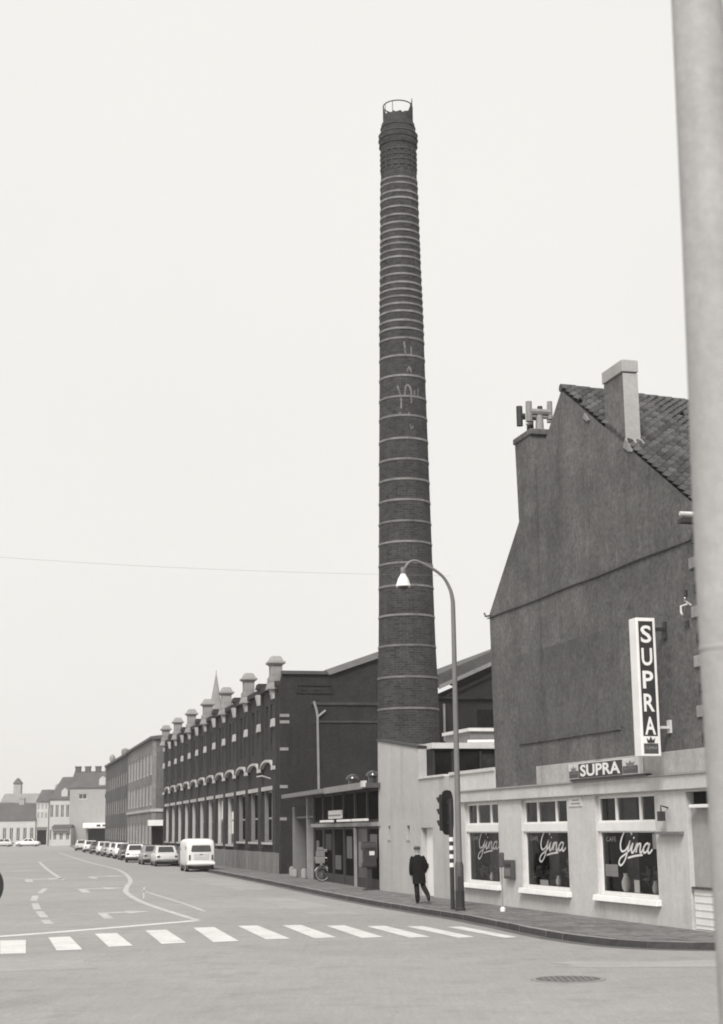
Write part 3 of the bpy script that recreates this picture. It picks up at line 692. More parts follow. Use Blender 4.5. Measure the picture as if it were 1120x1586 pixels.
for x, h in ((3.3,.5),(4.3,.4),(6.9,.48)):
    b_ = thing('bollard', {3.3:'short white bollard in the dark gateway beside the pale pillar',4.3:'lowest white bollard in the middle of the dark gateway',6.9:'white bollard on the shop side of the dark gateway'}[x], 'bollard',
               (S2[0]+x*math.cos(S2R)+.3*math.sin(S2R), S2[1]+x*math.sin(S2R)-.3*math.cos(S2R), .12), 0, 'white bollards at the gateway')
    q = MB(); q.lathe([(.13,0),(.13,h*.8),(.1,h*.94),(.03,h)], 12); put('post', q, STONE, b_); q = MB(); q.lathe([(.15,0),(.15,.06)], 12); put('base', q, GREYM, b_)

# ------------------------------------------------------------------ brick factory (local x towards the camera, far end negative; y into the building)
S3 = (-4.62, 84.74, 0); S3R = math.atan2(-.9736, .2284)
fac = thing('brick_factory', 'long dark brick factory with white arched trim, stone pinnacles and tall windows', 'building', S3, S3R)
BAY = 4.77; PX = [-(.75 + BAY*i) for i in range(13)]
fm = MB()
hs2 = []
for i in range(12):
    c = (PX[i] + PX[i+1])/2
    hs2.append((c-1.3, c+1.3, 1.75 if i < 3 else 1.55, 4.55))
    for dx in (-.85, .85): hs2.append((c+dx-.42, c+dx+.42, 6.75, 9.3))
fm.holes(-58.9, 0, -.02, 10.1, 0, .5, hs2)
put('wall', fm, BRICK_F, fac)
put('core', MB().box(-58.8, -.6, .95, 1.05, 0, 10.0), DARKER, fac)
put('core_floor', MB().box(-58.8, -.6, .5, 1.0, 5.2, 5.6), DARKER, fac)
put('far_end_wall', MB().box(-59.1, -58.9, 0, 14, -.02, 10.1), BRICK_E, fac)
put('plinth', MB().box(-58.8, -.02, -.12, -.002, -.02, 1.2), PLINTH, fac)
pier = MB().box(-.45, .45, -.16, -.001, 1.2, 10.15); pierm = pier.mesh('pier'); pierm.materials.append(BRICK_F)
pp = MB().box(-.52, .52, -.22, -.121, -.02, 1.22).mesh('pier_plinth'); pp.materials.append(PLINTH)
dot = MB().frustum((-.42,.42,-.30,-.161),(-.42,.42,-.26,-.161),-.24,.2).mesh('stone_block'); dot.materials.append(STONE_W)
cons = MB().frustum((-.3,.3,-.26,-.161),(-.36,.36,-.38,-.161), -.3, .3).mesh('console'); cons.materials.append(STONE_W)
imp = MB().box(-.5, .5, -.25, -.161, -.1, .1).mesh('impost'); imp.materials.append(STONE_W)
for i, x in enumerate(PX):
    p_ = put('pier', pierm, None, fac, (x,0,0)); put('pier_plinth', pp, None, p_)
    put('stone_block', dot, None, p_, (0,0,8.18)); put('console', cons, None, p_, (0,0,9.75)); put('impost', imp, None, p_, (0,0,5.72))
    if i % 2 == 0:
        h = 1.0
        pn = MB().box(-.42,.42,-.46,.36,10.35,10.62).box(-.36,.36,-.40,.30,10.62,10.72).box(-.33,.33,-.37,.27,10.72,11.25)
        pn.frustum((-.33,.33,-.37,.27),(-.42,.42,-.46,.36),11.25,11.36)
        pin = put('pinnacle', pn, STONE, fac, (x,0,0), bevel=.03)
        put('pinnacle_foot', MB().frustum((-.52,.52,-.56,.46),(-.42,.42,-.46,.36),9.95,10.35), STONE, pin, bevel=.03)
        cp = MB().box(-.5,.5,-.53,.43,11.36,11.5); put('pinnacle_cap', cp, STONE, pin, bevel=.04)
        put('pinnacle_top', MB().frustum((-.42,.42,-.45,.35),(-.26,.26,-.3,.2),11.5,11.8), STONE, pin, bevel=.04)
    else:
        put('merlon', MB().frustum((-.5,.5,-.36,.3),(-.38,.38,-.3,.24),10.38,10.7), BRICK_F, fac, (x,0,0), bevel=.03)
put('cornice', MB().box(-58.9, -.0, -.2, .45, 10.1, 10.38), BRICK_F, fac)
arch = MB(); n_ = 12; hw = BAY/2 - .47
for i in range(n_):
    a0 = -1 + 2*i/n_; a1 = -1 + 2*(i+1)/n_
    z0 = 5.7 + .42*math.sqrt(max(0, 1-a0*a0*.96)); z1 = 5.7 + .42*math.sqrt(max(0, 1-a1*a1*.96))
    arch.add([(a0*hw,-.22,z0),(a1*hw,-.22,z1),(a1*hw,-.22,z1+.13),(a0*hw,-.22,z0+.13),(a0*hw,-.001,z0),(a1*hw,-.001,z1),(a1*hw,-.001,z1+.13),(a0*hw,-.001,z0+.13)],
             [(0,1,2,3),(3,2,6,7),(4,5,1,0),(0,3,7,4),(1,5,6,2)])
archm = arch.mesh('arch_trim'); archm.materials.append(STONE_W)
lintm = MB().box(-1.85, 1.85, -.15, -.001, 4.56, 4.78).mesh('lintel'); lintm.materials.append(STONE_W)
sillm = MB().box(-1.6, 1.6, -.18, .3, -.12, 0).mesh('sill'); sillm.materials.append(STONE_W)
def fac_window(z0, z1):
    f_ = MB(); f_.holes(-1.3, 1.3, z0, z1, .16, .24, [(-1.2, -.05, z0+.1, 3.0), (.05, 1.2, z0+.1, 3.0), (-1.2, -.05, 3.1, z1-.1), (.05, 1.2, 3.1, z1-.1)])
    jm = MB().box(-.07, .07, -.03, .16, z0, z1)
    return f_.mesh('window'), jm.mesh('jamb')
lanc = MB().box(-.42, .42, .2, .26, 6.75, 9.3).mesh('blind_panel'); lanc.materials.append(BRICK_F)
wmeshes = {}
for i in range(12):
    c = (PX[i] + PX[i+1])/2; near = i < 3
    put('arch_trim', archm, None, fac, (c,0,0)); put('lintel', lintm, None, fac, (c,0,0))
    if near not in wmeshes:
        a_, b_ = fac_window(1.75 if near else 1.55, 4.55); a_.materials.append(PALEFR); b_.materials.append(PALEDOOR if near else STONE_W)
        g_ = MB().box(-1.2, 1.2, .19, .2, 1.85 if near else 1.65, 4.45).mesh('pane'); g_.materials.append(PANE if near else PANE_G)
        wmeshes[near] = (a_, b_, g_)
    a_, b_, g_ = wmeshes[near]
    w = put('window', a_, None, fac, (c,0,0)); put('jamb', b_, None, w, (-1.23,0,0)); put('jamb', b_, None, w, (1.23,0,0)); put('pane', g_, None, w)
    put('sill', sillm, None, w, (0,0,1.74 if near else 1.54))
    for dx in (-.85, .85): put('blind_panel', lanc, None, fac, (c+dx,0,0))
    if i in (3, 4): put('white_blind', MB().box(-1.1, 1.1, .17, .185, 3.15, 4.4) if i == 4 else MB().box(-1.1, 1.1, .17, .185, 2.2, 3.6), WHITE, w)
# end wall facing the camera
EW = [(0,-.02),(8.1,-.02),(8.1,10.7),(6.6,12.0),(2.9,10.75),(.15,10.85),(0,10.1)]
ew = MB(); ew.prism_yz(EW, 0.0, .35); put('end_wall', ew, BRICK_E, fac)
for z, w_ in ((8.4,.5),(8.05,.5),(6.6,.45),(4.6,.4),(2.9,.35)):
    put('quoin', MB().box(.351, .38, -.02, w_, z, z+.16), STONE, fac)
put('end_coping', MB().box(.0, .5, .1, 2.75, 10.72, 10.9), GREYD, fac)
put('verge', MB().prism_yz([(2.7,10.68),(6.6,12.02),(8.1,10.7),(8.1,11.05),(6.6,12.4),(2.5,10.96)], -.2, .55), GREYM, fac)
put('panel_frame', MB().box(.351, .42, .9, 2.9, 9.68, 9.76).box(.351, .42, .9, 2.9, 10.1, 10.18).box(.351, .42, .9, .98, 9.76, 10.1).box(.351, .42, 2.82, 2.9, 9.76, 10.1), BRICK_E, fac)
put('vent', MB().box(.36, .4, 1.2, 1.5, 9.85, 10.0).box(.36, .4, 1.9, 2.3, 9.85, 10.0), DARKER, fac)
put('course', MB().box(.351, .44, 1.7, 6, 9.06, 9.2), CHIM_DARK, fac)
put('course', MB().box(.351, .42, 1.9, 6, 8.1, 8.2), CHIM_DARK, fac)
dp = MB(); dp.tube([(.45,1.85,9.25),(.45,2.0,8.75),(.45,2.05,8.4),(.45,2.1,4.2)], .07, 8); dp.tube([(.45,2.05,8.4),(.45,2.5,8.75)], .06, 8); put('drainpipe', dp, STONE, fac)
fr = MB(); fr.prism_yz([(.3,10.0),(2.9,10.65),(6.6,11.9),(8.0,10.5),(8.0,9.2),(.3,9.2)], -58.8, -.0); put('roof', fr, ROOF_F, fac)
put('bracket_lamp', MB().tube([(-2.6,0,5.2),(-2.6,-.5,5.35),(-2.6,-.8,5.3)], .04, 6), STONE_W, fac)
# shed right of the tall chimney
sh = thing('works_shed', 'dark shed with sloping roof and pale barge board right of the tall chimney', 'building', (2.0,88.0,0), math.atan2(-.9736,.2284))
SP = [(-.5,-.02),(14,-.02),(14,9.6),(8.0,12.75),(2.3,10.3),(-.5,10.3)]
put('wall', MB().prism_yz([(2.3,-.02),(13.6,-.02),(13.6,9.6),(8.0,12.3),(2.3,9.9)], -.3, 0), BRICK_E, sh)
put('roof', MB().prism_yz([(2.2,10.2),(8.0,12.7),(13.8,9.9),(13.8,10.6),(8.0,13.4),(2.2,10.95)], -20, .5), ROOF_F, sh)
put('barge_board', MB().prism_yz([(2.2,10.1),(8.0,12.62),(8.0,12.85),(2.2,10.33)], .5, .6), STONE, sh)
put('tie_beam', MB().box(.0, .2, 2.3, 8, 9.6, 9.75), DARKER, sh)
put('truss', MB().prism_yz([(2.6,9.75),(2.9,9.75),(7.6,11.9),(7.4,12.0)], .02, .15), WOODF, sh)
put('window', MB().box(.001, .05, 4.6, 6.2, 8.1, 9.0), PANE, sh)
put('pipe', MB().tube([(.3,2.55,7.2),(.3,2.55,9.3)], .07, 8), STONE, sh)

# ------------------------------------------------------------------ factory chimney
CZ = lambda z: (z-2.4)*72/66 + 2.4
CR = 72/66
ch = thing('factory_chimney', 'very tall tapering round brick factory chimney ringed with pale iron bands', 'chimney', (2.05,72,0))
prof = [(1.62,-.02),(1.42,CZ(6.2)),(1.385,CZ(8.7)),(1.33,CZ(10.1)),(1.30,CZ(11.4)),(1.275,CZ(12.8)),(1.17,CZ(18.6)),(1.11,CZ(21.5)),(1.065,CZ(24.5)),(.98,CZ(27.5)),(.925,CZ(30.6)),(.885,CZ(31.5))]
def crad(z):
    for (ra, za), (rb_, zb) in zip(prof, prof[1:]):
        if za <= z <= zb: return ra + (rb_-ra)*(z-za)/(zb-za)
    return prof[-1][0]
sp = MB(); sp.lathe(prof, 48); put('shaft', sp, BRICK_C, ch)
hd = MB(); hd.lathe([(.875,CZ(31.4)),(.88,CZ(32.3)),(.875,CZ(32.6)),(.95,CZ(33.0)),(.965,CZ(33.35)),(.93,CZ(33.45)),(.86,CZ(33.6)),(.83,CZ(33.95)),(.80,CZ(34.0)),(.735,CZ(34.05)),(.735,CZ(34.3))], 48); put('head', hd, BRICK_C, ch)
for i in range(16):
    a = 2*math.pi*i/16
    rb_ = MB().box(.86, .905, -.055, .055, CZ(31.55), CZ(32.6)); put('head_rib', rb_, BRICK_C, ch, rz=a)
for z in (31.75, 32.0, 32.25, 32.5):
    q = MB(); q.torus((0,0,CZ(z)), .9, .028, 'z', 40, 6); put('iron_band', q, GREYD, ch)
for z in (32.85, 33.15, 33.4, 33.75):
    q = MB(); q.torus((0,0,CZ(z)), {32.85:.935,33.15:.965,33.4:.955,33.75:.855}[z], .03, 'z', 40, 6); put('iron_band', q, CHIM_DARK, ch)
for z in (7.31,8.62,9.95,11.24,12.5,13.47,14.39,15.29,16.22,17.13,18.02,18.94,19.96,20.82,21.77,22.68,23.49,23.94,24.31,24.74,25.1,25.43,25.76,26.09,26.48,26.84,27.29,27.61,27.93,28.2,28.56,28.93,29.3,29.69,30.11,30.43,30.83,31.11):
    zz = CZ(z); r_ = crad(zz); q = MB()
    q.lathe([(r_-.01,zz-.052),(r_+.026,zz-.05),(r_+.026,zz+.05),(r_-.01,zz+.052)], 48, cap=False); put('iron_band', q, CHIM_IRON, ch)
# broken iron collar with hoop
cb_ = MB(); n_ = 40; vv = []; ff = []
for i in range(n_):
    a = 2*math.pi*i/n_; fx = math.cos(a); fy = math.sin(a)
    side = max(0, fx)**6*1.3 + max(0, -fx)**14*.75
    top = CZ(34.25) + .12 + side*.75 + .05*math.sin(i*2.3)
    for rr, z in ((.74,CZ(34.0)),(.74,top),(.71,top),(.71,CZ(34.0))): vv.append((rr*fx, rr*fy, z))
for i in range(n_):
    j = (i+1) % n_
    for q in range(3): ff.append((i*4+q, j*4+q, j*4+q+1, i*4+q+1))
cb_.add(vv, ff); cl_ = put('iron_collar', cb_, CHIM_DARK, ch)
q = MB(); q.torus((0,0,CZ(34.88)), .72, .03, 'z', 40, 6); put('hoop', q, GREYD, cl_)
for a in (R(5), R(60), R(115), R(175), R(-112), R(-150), R(-30)):
    q = MB(); q.tube([(.72*math.cos(a),.72*math.sin(a),CZ(34.1)),(.72*math.cos(a),.72*math.sin(a),CZ(34.88))], .05 if a in (R(115),R(5)) else .018, 6); put('strut', q, GREYD, cl_)
# faded painted marks on the brick
def on_ch(a0):
    def fn(p, q2):
        z = CZ(q2); r_ = crad(z) + .012; a = a0 + p/r_; return (r_*math.sin(a), -r_*math.cos(a), z)
    return fn
fnc = on_ch(0)
for st, w_ in (([(-.28,21.3),(-.12,20.75),(-.12,20.25)],.08), ([(.06,20.8),(.12,21.25),(.26,21.3),(.38,21.05),(.38,20.5)],.08), ([(.56,21.1),(.56,20.75)],.07), ([(.78,21.2),(.74,20.8)],.06),
               ([(.08,23.3),(.14,22.75)],.09), ([(.42,23.1),(.42,22.7)],.08), ([(.2,21.9),(.3,22.15),(.42,21.9)],.06), ([(-.16,20.1),(-.2,19.95)],.08), ([(.26,20.1),(.24,19.9)],.07), ([(.3,19.55),(.36,19.35),(.46,19.5)],.05)):
    put('painted_mark', ribbon(st, w_, fnc), MARK, ch)

# ------------------------------------------------------------------ buildings further up the street (same frame as the factory)
def street_block(name, label, x0, x1, top, wm, em, rows, nwin, ww, band=None, flat=True, wpane=PANE_G, frame=OFFWHITE):
    t = thing(name, label, 'building', S3, S3R)
    L = x1 - x0; hs = []; cs = [x0 + L*(i+.5)/nwin for i in range(nwin)]
    for z0, z1 in rows:
        for c in cs: hs.append((c-ww/2, c+ww/2, z0, z1))
    put('front_wall', MB().holes(x0, x1, -.02, top, 0, .35, hs), wm, t)
    put('side_wall', MB().box(x1-.3, x1, .36, 12, -.02, top), em, t)
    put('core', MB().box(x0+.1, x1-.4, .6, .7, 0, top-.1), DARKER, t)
    put('far_wall', MB().box(x0, x0+.3, .36, 12, -.02, top), em, t)
    put('roof', MB().prism_yz([(-.25,top),(12,top),(12,top+.3),(6,top+1.1),(-.25,top+.25)], x0-.2, x1+.25), ROOF_F, t)
    if band: put('band', MB().box(x0, x1+.02, -.12, -.001, band, band+.28), STONE_L, t); put('band', MB().box(x1+.001, x1+.12, -.12, 8, band, band+.28), STONE_L, t) if band else None
    for z0, z1 in rows:
        fm_ = MB().holes(-ww/2, ww/2, 0, z1-z0, .06, .14, [(-ww/2+.09, -.04, .1, z1-z0-.1), (.04, ww/2-.09, .1, z1-z0-.1)]).mesh('window'); fm_.materials.append(frame)
        pm_ = MB().box(-ww/2+.09, ww/2-.09, .09, .1, .1, z1-z0-.1).mesh('pane'); pm_.materials.append(wpane)
        for c in cs:
            w = put('window', fm_, None, t, (c,0,z0)); put('pane', pm_, None, w)
    return t
ta = street_block('office_block', 'pale grey brick three storey block beyond the factory with light band', -100.0, -70.5, 11.3, BLOCK_A, BLOCK_AE, [(1.2,3.2),(4.95,7.0),(7.9,10.0)], 8, 2.2, 4.3)
put('awning', MB().prism_yz([(-.4,3.5),(1.6,3.5),(1.6,2.95),(-.4,2.95)], -70.49, -69.6), WHITE, ta)
put('doorway', MB().box(-70.498, -70.44, -.02 + .05, 1.3, .1, 2.9), PANE, ta)
put('white_post', MB().box(-70.4, -70.1, 1.35, 1.75, -.02, 2.95), WHITE, ta)
tb = street_block('mill_block', 'darker brick block with small windows farthest along the factory side', -137.0, -100.6, 11.2, BLOCK_B, BLOCK_B, [(1.4,3.0),(4.6,6.3),(7.8,9.4)], 10, 1.3, None, wpane=PANE)
put('roof_ball', MB().lathe([(.05,11.4),(.3,11.9),(.42,12.3),(.3,12.7),(.02,12.9)], 12, (-134,.6)), STONE, tb)
put('roof_vent', MB().lathe([(.3,11.4),(.5,11.9),(.45,12.4),(.02,12.6)], 12, (-112,.6)), STONE, tb)

# ------------------------------------------------------------------ houses closing the street
def far_house(label, x0, x1, Y, eave, ridge, wm, rows, cols, ww=.9, roof=ROOF_F, depth=9, base=None, name='row_house', group='houses closing the street', chim=(), hipl=0.0, hipr=0.0, dormer=()):
    t = thing(name, label, 'house', ((x0+x1)/2, Y, 0), 0, group); h = (x1-x0)/2
    cs = [-h + (2*h)*(i+.5)/cols for i in range(cols)]
    put('wall', MB().holes(-h, h, -.02, eave, 0, .4, [(c-ww/2, c+ww/2, a, b) for c in cs for a, b in rows]), wm, t)
    put('side_wall', MB().box(h-.3, h-.001, .4, depth, -.02, eave), wm, t); put('side_wall', MB().box(-h+.001, -h+.3, .4, depth, -.02, eave), wm, t)
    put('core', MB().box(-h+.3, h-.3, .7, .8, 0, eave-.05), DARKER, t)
    rf_ = MB(); d = depth
    rf_.add([(-h-.1,-.3,eave-.05),(h+.1,-.3,eave-.05),(h+.1,d+.3,eave-.05),(-h-.1,d+.3,eave-.05),(-h+hipl,d/2,ridge),(h-hipr,d/2,ridge)], [(0,1,5,4),(2,3,4,5),(1,2,5),(3,0,4),(3,2,1,0)])
    r_ = put('roof', rf_, roof, t)
    for cx in chim:
        c_ = put('chimney', MB().box(cx-.5, cx+.5, d/2-.5, d/2+.5, ridge-1.2, ridge+.75).box(cx-.58, cx+.58, d/2-.6, d/2+.6, ridge+.75, ridge+.95), HOUSE_M if len(chim) < 3 else ROOF_F, r_)
    for cx in dormer:
        put('dormer', MB().prism_xz([(cx-.6,eave+.4),(cx+.6,eave+.4),(cx+.6,eave+1.5),(cx,eave+2.1),(cx-.6,eave+1.5)], .3, 2.4), HOUSE_W, r_)
    for c in cs:
        for a, b in rows:
            w = put('window', MB().holes(c-ww/2, c+ww/2, a, b, .1, .2, [(c-ww/2+.1, c-.04, a+.1, b-.1), (c+.04, c+ww/2-.1, a+.1, b-.1)]), OFFWHITE, t)
            put('pane', MB().box(c-ww/2+.1, c+ww/2-.1, .14, .15, a+.1, b-.1), PANE_G, w)
    return t
hc = far_house('tall pale house with four chimneys and shop canopy at the street end', -56.2, -46.5, 300, 10.8, 14.0, HOUSE_M, [(8.6,9.6)], 2, 1.6, chim=(-4.2,-2.3,-.3,1.6), hipr=1.5, dormer=(1.2,))
put('side_window', MB().box(2.3, 3.9, -.02, .05, 5.0, 6.9), PANE, hc)
put('canopy', MB().box(1.5-4.85+1.6, 5.0, -3.2, -.0, 3.1, 4.1), WHITE, hc, bevel=.15)
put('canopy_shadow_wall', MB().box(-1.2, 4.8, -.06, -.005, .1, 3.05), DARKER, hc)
put('canopy_mark', MB().box(.9, 1.6, -3.24, -3.201, 3.45, 3.8).box(2.0, 2.8, -3.24, -3.201, 3.5, 3.8), DARK, hc)
hd_ = far_house('white two storey house with steep roof beside the tall pale house', -60.3, -56.25, 301, 8.7, 13.0, HOUSE_W, [(1.0,3.0),(5.2,7.6)], 4, .7, hipl=1.6, dormer=(.8,))
he_ = far_house('narrow white house with dark shopfront next to the long low terrace', -62.6, -60.35, 300.5, 8.3, 10.6, HOUSE_W, [(5.0,6.2),(6.7,7.8)], 3, .45)
put('shopfront', MB().box(-.9, .9, -.05, -.002, .2, 2.9), PANE, he_); put('shop_fascia', MB().box(-1.0, 1.0, -.12, -.002, 2.95, 3.5), GREYM, he_)
hdd = far_house('pale single storey shop at the foot of the steep roofed white house', -58.8, -55.2, 296.5, 3.4, 3.9, HOUSE_W, [(1.0,2.4)], 3, .7, depth=4)
put('shop_blind', MB().box(-1.6, 1.6, -.7, -.01, 2.75, 3.1), GREYM, hdd)
for i, lab in enumerate(('low terrace house nearest the narrow white house, dark tiled roof', 'low terrace house second from the narrow white house', 'low terrace house at the left picture edge')):
    x1 = -62.65 - i*5.2
    far_house(lab, x1-5.15, x1, 300+i*.2, 4.9, 8.1 + .1*i, HOUSE_W, [(.9,3.4)], 4, .75, chim=(-1.0,))
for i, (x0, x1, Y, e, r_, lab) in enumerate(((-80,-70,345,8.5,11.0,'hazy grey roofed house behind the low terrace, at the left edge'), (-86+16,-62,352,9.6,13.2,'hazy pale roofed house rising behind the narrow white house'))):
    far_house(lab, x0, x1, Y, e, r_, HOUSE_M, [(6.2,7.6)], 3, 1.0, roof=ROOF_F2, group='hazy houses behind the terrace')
tw = thing('roof_turret', 'small square turret poking above the hazy roofs at left', 'turret', (-77.2,350,0))
put('shaft', MB().box(-.8,.8,-.8,.8,-.02,13.2), HOUSE_M, tw); put('cap', MB().frustum((-1,1,-1,1),(-.2,.2,-.2,.2),13.2,14.4), ROOF_F, tw)
spr = thing('church_spire', 'slender grey church spire rising behind the factory pinnacles', 'spire', (-39.9,420,0))
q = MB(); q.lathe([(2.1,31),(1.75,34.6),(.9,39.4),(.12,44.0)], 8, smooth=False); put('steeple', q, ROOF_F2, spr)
put('tower', MB().box(-2.6,2.6,-2.6,2.6,-.02,31), HOUSE_M, spr)
q = MB(); q.tube([(0,0,44),(0,0,45)], .08, 6); put('finial', q, GREYD, spr)

# ------------------------------------------------------------------ lamp post, traffic light and other street furniture
def bolt(mb): return mb
lamp = thing('street_lamp', 'tall grey street lamp with curved arm and white bell shade in front of the cafe', 'street lamp', (2.63,44.73,.12))
q = MB(); q.lathe([(.15,0),(.15,.08),(.132,.1),(.132,.56)], 16); put('base', q, DARK, lamp)
q = MB(); q.lathe([(.122,.5),(.122,1.25),(.092,1.34)], 16); put('sleeve', q, GREYD, lamp)
d_ = Vector((-.9648,-.2629,0))
arm = [(0,8.4),(0.02,8.85),(.1,9.15),(.28,9.45),(.57,9.67),(.9,9.83),(1.15,9.9),(1.33,9.83),(1.45,9.66)]
ap = smooth_path([(0,0,1.28),(0,0,3.5),(0,0,6)] + [(d_.x*a, d_.y*a, z) for a, z in arm], 5)
q = MB(); q.tube(ap, [.088 - .045*min(1, i/30) for i in range(len(ap))], 12); put('pole', q, GREYM, lamp)
lc = d_*1.5
q = MB(); q.lathe([(.21,9.13),(.222,9.15),(.2,9.2),(.15,9.36),(.09,9.46),(.075,9.5)], 24, (lc.x,lc.y)); sh_ = put('shade', q, WHITE, lamp)
q = MB(); q.lathe([(.07,9.5),(.075,9.66),(.05,9.7)], 16, (lc.x,lc.y)); put('holder', q, GREYM, sh_)
q = MB(); q.lathe([(.01,9.03),(.1,9.06),(.15,9.12),(.16,9.14)], 20, (lc.x,lc.y)); put('glass_bowl', q, GREYD, sh_)
put('hatch', MB().box(-.06,.06,-.142,-.13,.55,.95), DARK, lamp)

tl = thing('traffic_light', 'black traffic light head on banded black and white post beside the lamp', 'traffic light', (2.47,45.6,.12), R(-128))
q = MB(); q.lathe([(.062,0),(.062,3.1)], 14); put('post', q, DARK, tl)
for i in range(4):
    q = MB(); q.lathe([(.066,1.18+i*.24),(.066,1.30+i*.24)], 14, cap=False); put('white_band', q, WHITE, tl)
bp_ = []
for i in range(20):
    a = 2*math.pi*i/20; ca, sa = math.cos(a), math.sin(a)
    bp_.append((math.copysign(abs(ca)**.6, ca)*.3, 2.72 + math.copysign(abs(sa)**.55, sa)*.64))
put('backboard', MB().prism_xz(bp_, -.13, -.1), BLACKP, tl)
put('housing', MB().box(-.15,.15,-.32,-.13,2.2,3.24), BLACKP, tl, bevel=.04)
for i, z in enumerate((3.05, 2.72, 2.39)):
    hv = MB(); n_ = 12; vv = []; 
    for j in range(n_+1):
        a = R(-25) + R(230)*j/n_
        for y, rr in ((-.32,.115),(-.32-.15*(0.35+.65*max(0,math.sin(a))),.115)): vv.append((rr*math.cos(a), y, z+rr*math.sin(a)))
    hv.add(vv, [(j*2, j*2+1, j*2+3, j*2+2) for j in range(n_)]); v_ = put('visor', hv, BLACKP, tl)
    put('lens', MB().cyl_y((0,z), .1, -.33, -.318), DARK, v_)
put('clamp', MB().box(-.05,.05,-.11,.06,2.4,2.46).box(-.05,.05,-.11,.06,2.98,3.04), DARK, tl)

pm_t = thing('parking_meter', 'thin grey post with small dark box and white foot beside cafe wall', 'parking meter', (3.77,44.12,.12))
q = MB(); q.tube([(0,0,0),(0,0,1.25)], .02, 10); put('post', q, PALEFR, pm_t)
put('meter_box', MB().box(-.075,.075,-.06,.06,1.2,1.6), GREYD, pm_t, bevel=.03)
q = MB(); q.lathe([(.075,0),(.075,.09),(.03,.13)], 14); put('foot', q, WHITE, pm_t)
wb = thing('wall_letterbox', 'dark letterbox fixed to the pale pier between first two cafe windows', 'letterbox', S1, S1R)
put('case', MB().box(13.75,14.4,-.14,-.001,.92,1.46), GREYD, wb, bevel=.02); put('flap', MB().box(13.85,14.3,-.155,-.141,1.28,1.36), BLACKP, wb)
put('window', MB().box(13.85,14.3,-.15,-.141,1.0,1.22), GREYM, wb)

pb = thing('postbox', 'dark pillar postbox with pale label on a post beside the white outbuilding', 'postbox', (.12,60.6,.12), S2R)
put('post', MB().box(-.09,.09,-.09,.09,0,.85), DARK, pb); put('foot', MB().box(-.2,.2,-.2,.2,0,.06), DARK, pb)
put('body', MB().box(-.2,.2,-.27,.27,.85,1.62), DARK, pb, bevel=.04)
q = MB(); q.cyl_y((0,1.6), .2, -.27, .27); put('hood', q, DARK, pb)
put('label', MB().box(.2,.21,-.02,.18,1.3,1.45), OFFWHITE, pb); put('slot', MB().box(.2,.215,-.18,.18,1.52,1.56), BLACKP, pb)
put('side_plate', MB().box(-.12,.12,-.285,-.271,1.0,1.5), PALEDOOR, pb)
pp_ = thing('gate_post', 'dark square post against the corner of the white outbuilding', 'post', (.62,61.2,.12), S2R)
put('shaft', MB().box(-.11,.11,-.11,.11,0,1.75), DARK, pp_); put('cap', MB().box(-.14,.14,-.14,.14,1.75,1.82), DARK, pp_)

bi = thing('bicycle', 'loaded bicycle with front basket standing across the pavement by the dark shopfront', 'bicycle', (-1.95,71.2,.12), R(9))
for x in (0, 1.08):
    q = MB(); q.torus((x,0,.335), .31, .024, 'y', 28, 6); w = put('wheel', q, TYRE, bi)
    q = MB(); q.torus((x,0,.335), .285, .018, 'y', 28, 5); put('rim', q, STONE_W, w)
    q = MB()
    for i in range(9):
        a = math.pi*i/9; q.tube([(x-.28*math.cos(a),0,.335-.28*math.sin(a)),(x+.28*math.cos(a),0,.335+.28*math.sin(a))], .004, 4)
    put('spokes', q, CHROME, w)
    q = MB()
    q.tube([(x+.35*math.cos(a),0,.335+.35*math.sin(a)) for a in [R(20+i*14) for i in range(11)]], .022, 6); put('mudguard', q, OFFWHITE, w)
q = MB()
for a, b in (((0,.335),(.12,.95)),((.12,.85),(.5,.3)),((.5,.3),(.68,.88)),((.14,.9),(.64,.8)),((.5,.3),(1.08,.335)),((.64,.8),(1.08,.335))): q.tube([(a[0],0,a[1]),(b[0],0,b[1])], .02, 6)
put('frame', q, GREYD, bi)
q = MB(); q.tube([(.2,-.28,1.02),(.1,-.22,1.06),(.12,0,1.0),(.1,.22,1.06),(.2,.28,1.02)], .016, 6); put('handlebar', q, CHROME, bi)
put('saddle', MB().frustum((.55,.85,-.1,.1),(.58,.84,-.08,.08),.9,.98), BLACKP, bi, bevel=.03)
put('basket', MB().frustum((-.28,.08,-.2,.2),(-.34,.12,-.24,.24),.8,1.08), PALEFR, bi, bevel=.01)
put('carrier', MB().box(.8,1.35,-.1,.1,.72,.75), GREYM, bi)
put('chain_guard', MB().box(.48,1.05,-.04,-.02,.27,.38), BLACKP, bi, bevel=.01)
pc = tag(put('parcel', MB().box(-.2,.17,-.2,.2,0,.26).box(-.15,.12,-.12,.16,.26,.42).box(.1,.3,-.1,.2,.2,.34), PALEDOOR, None, (-2.02,71.19,1.2), R(9), bevel=.03), 'pale wrapped parcels in the front basket of the bicycle', 'parcel')
bg_ = tag(put('satchel', MB().box(-.26,.26,-.2,.2,0,.28), WOODF, None, (-.88,71.37,.88), R(9), bevel=.06), 'dark satchel strapped on the rear carrier of the bicycle', 'bag')
rk = thing('display_rack', 'dark revolving display rack with pale cards behind the bicycle', 'rack', (-1.62,73.2,.12))
q = MB(); q.tube([(0,0,0),(0,0,2.1)], .03, 8); put('stem', q, GREYD, rk)
q = MB(); q.lathe([(.3,0),(.3,.05)], 14); put('foot', q, GREYD, rk); q = MB(); q.lathe([(.36,2.05),(.36,2.15)], 14); put('top_plate', q, BLACKP, rk)
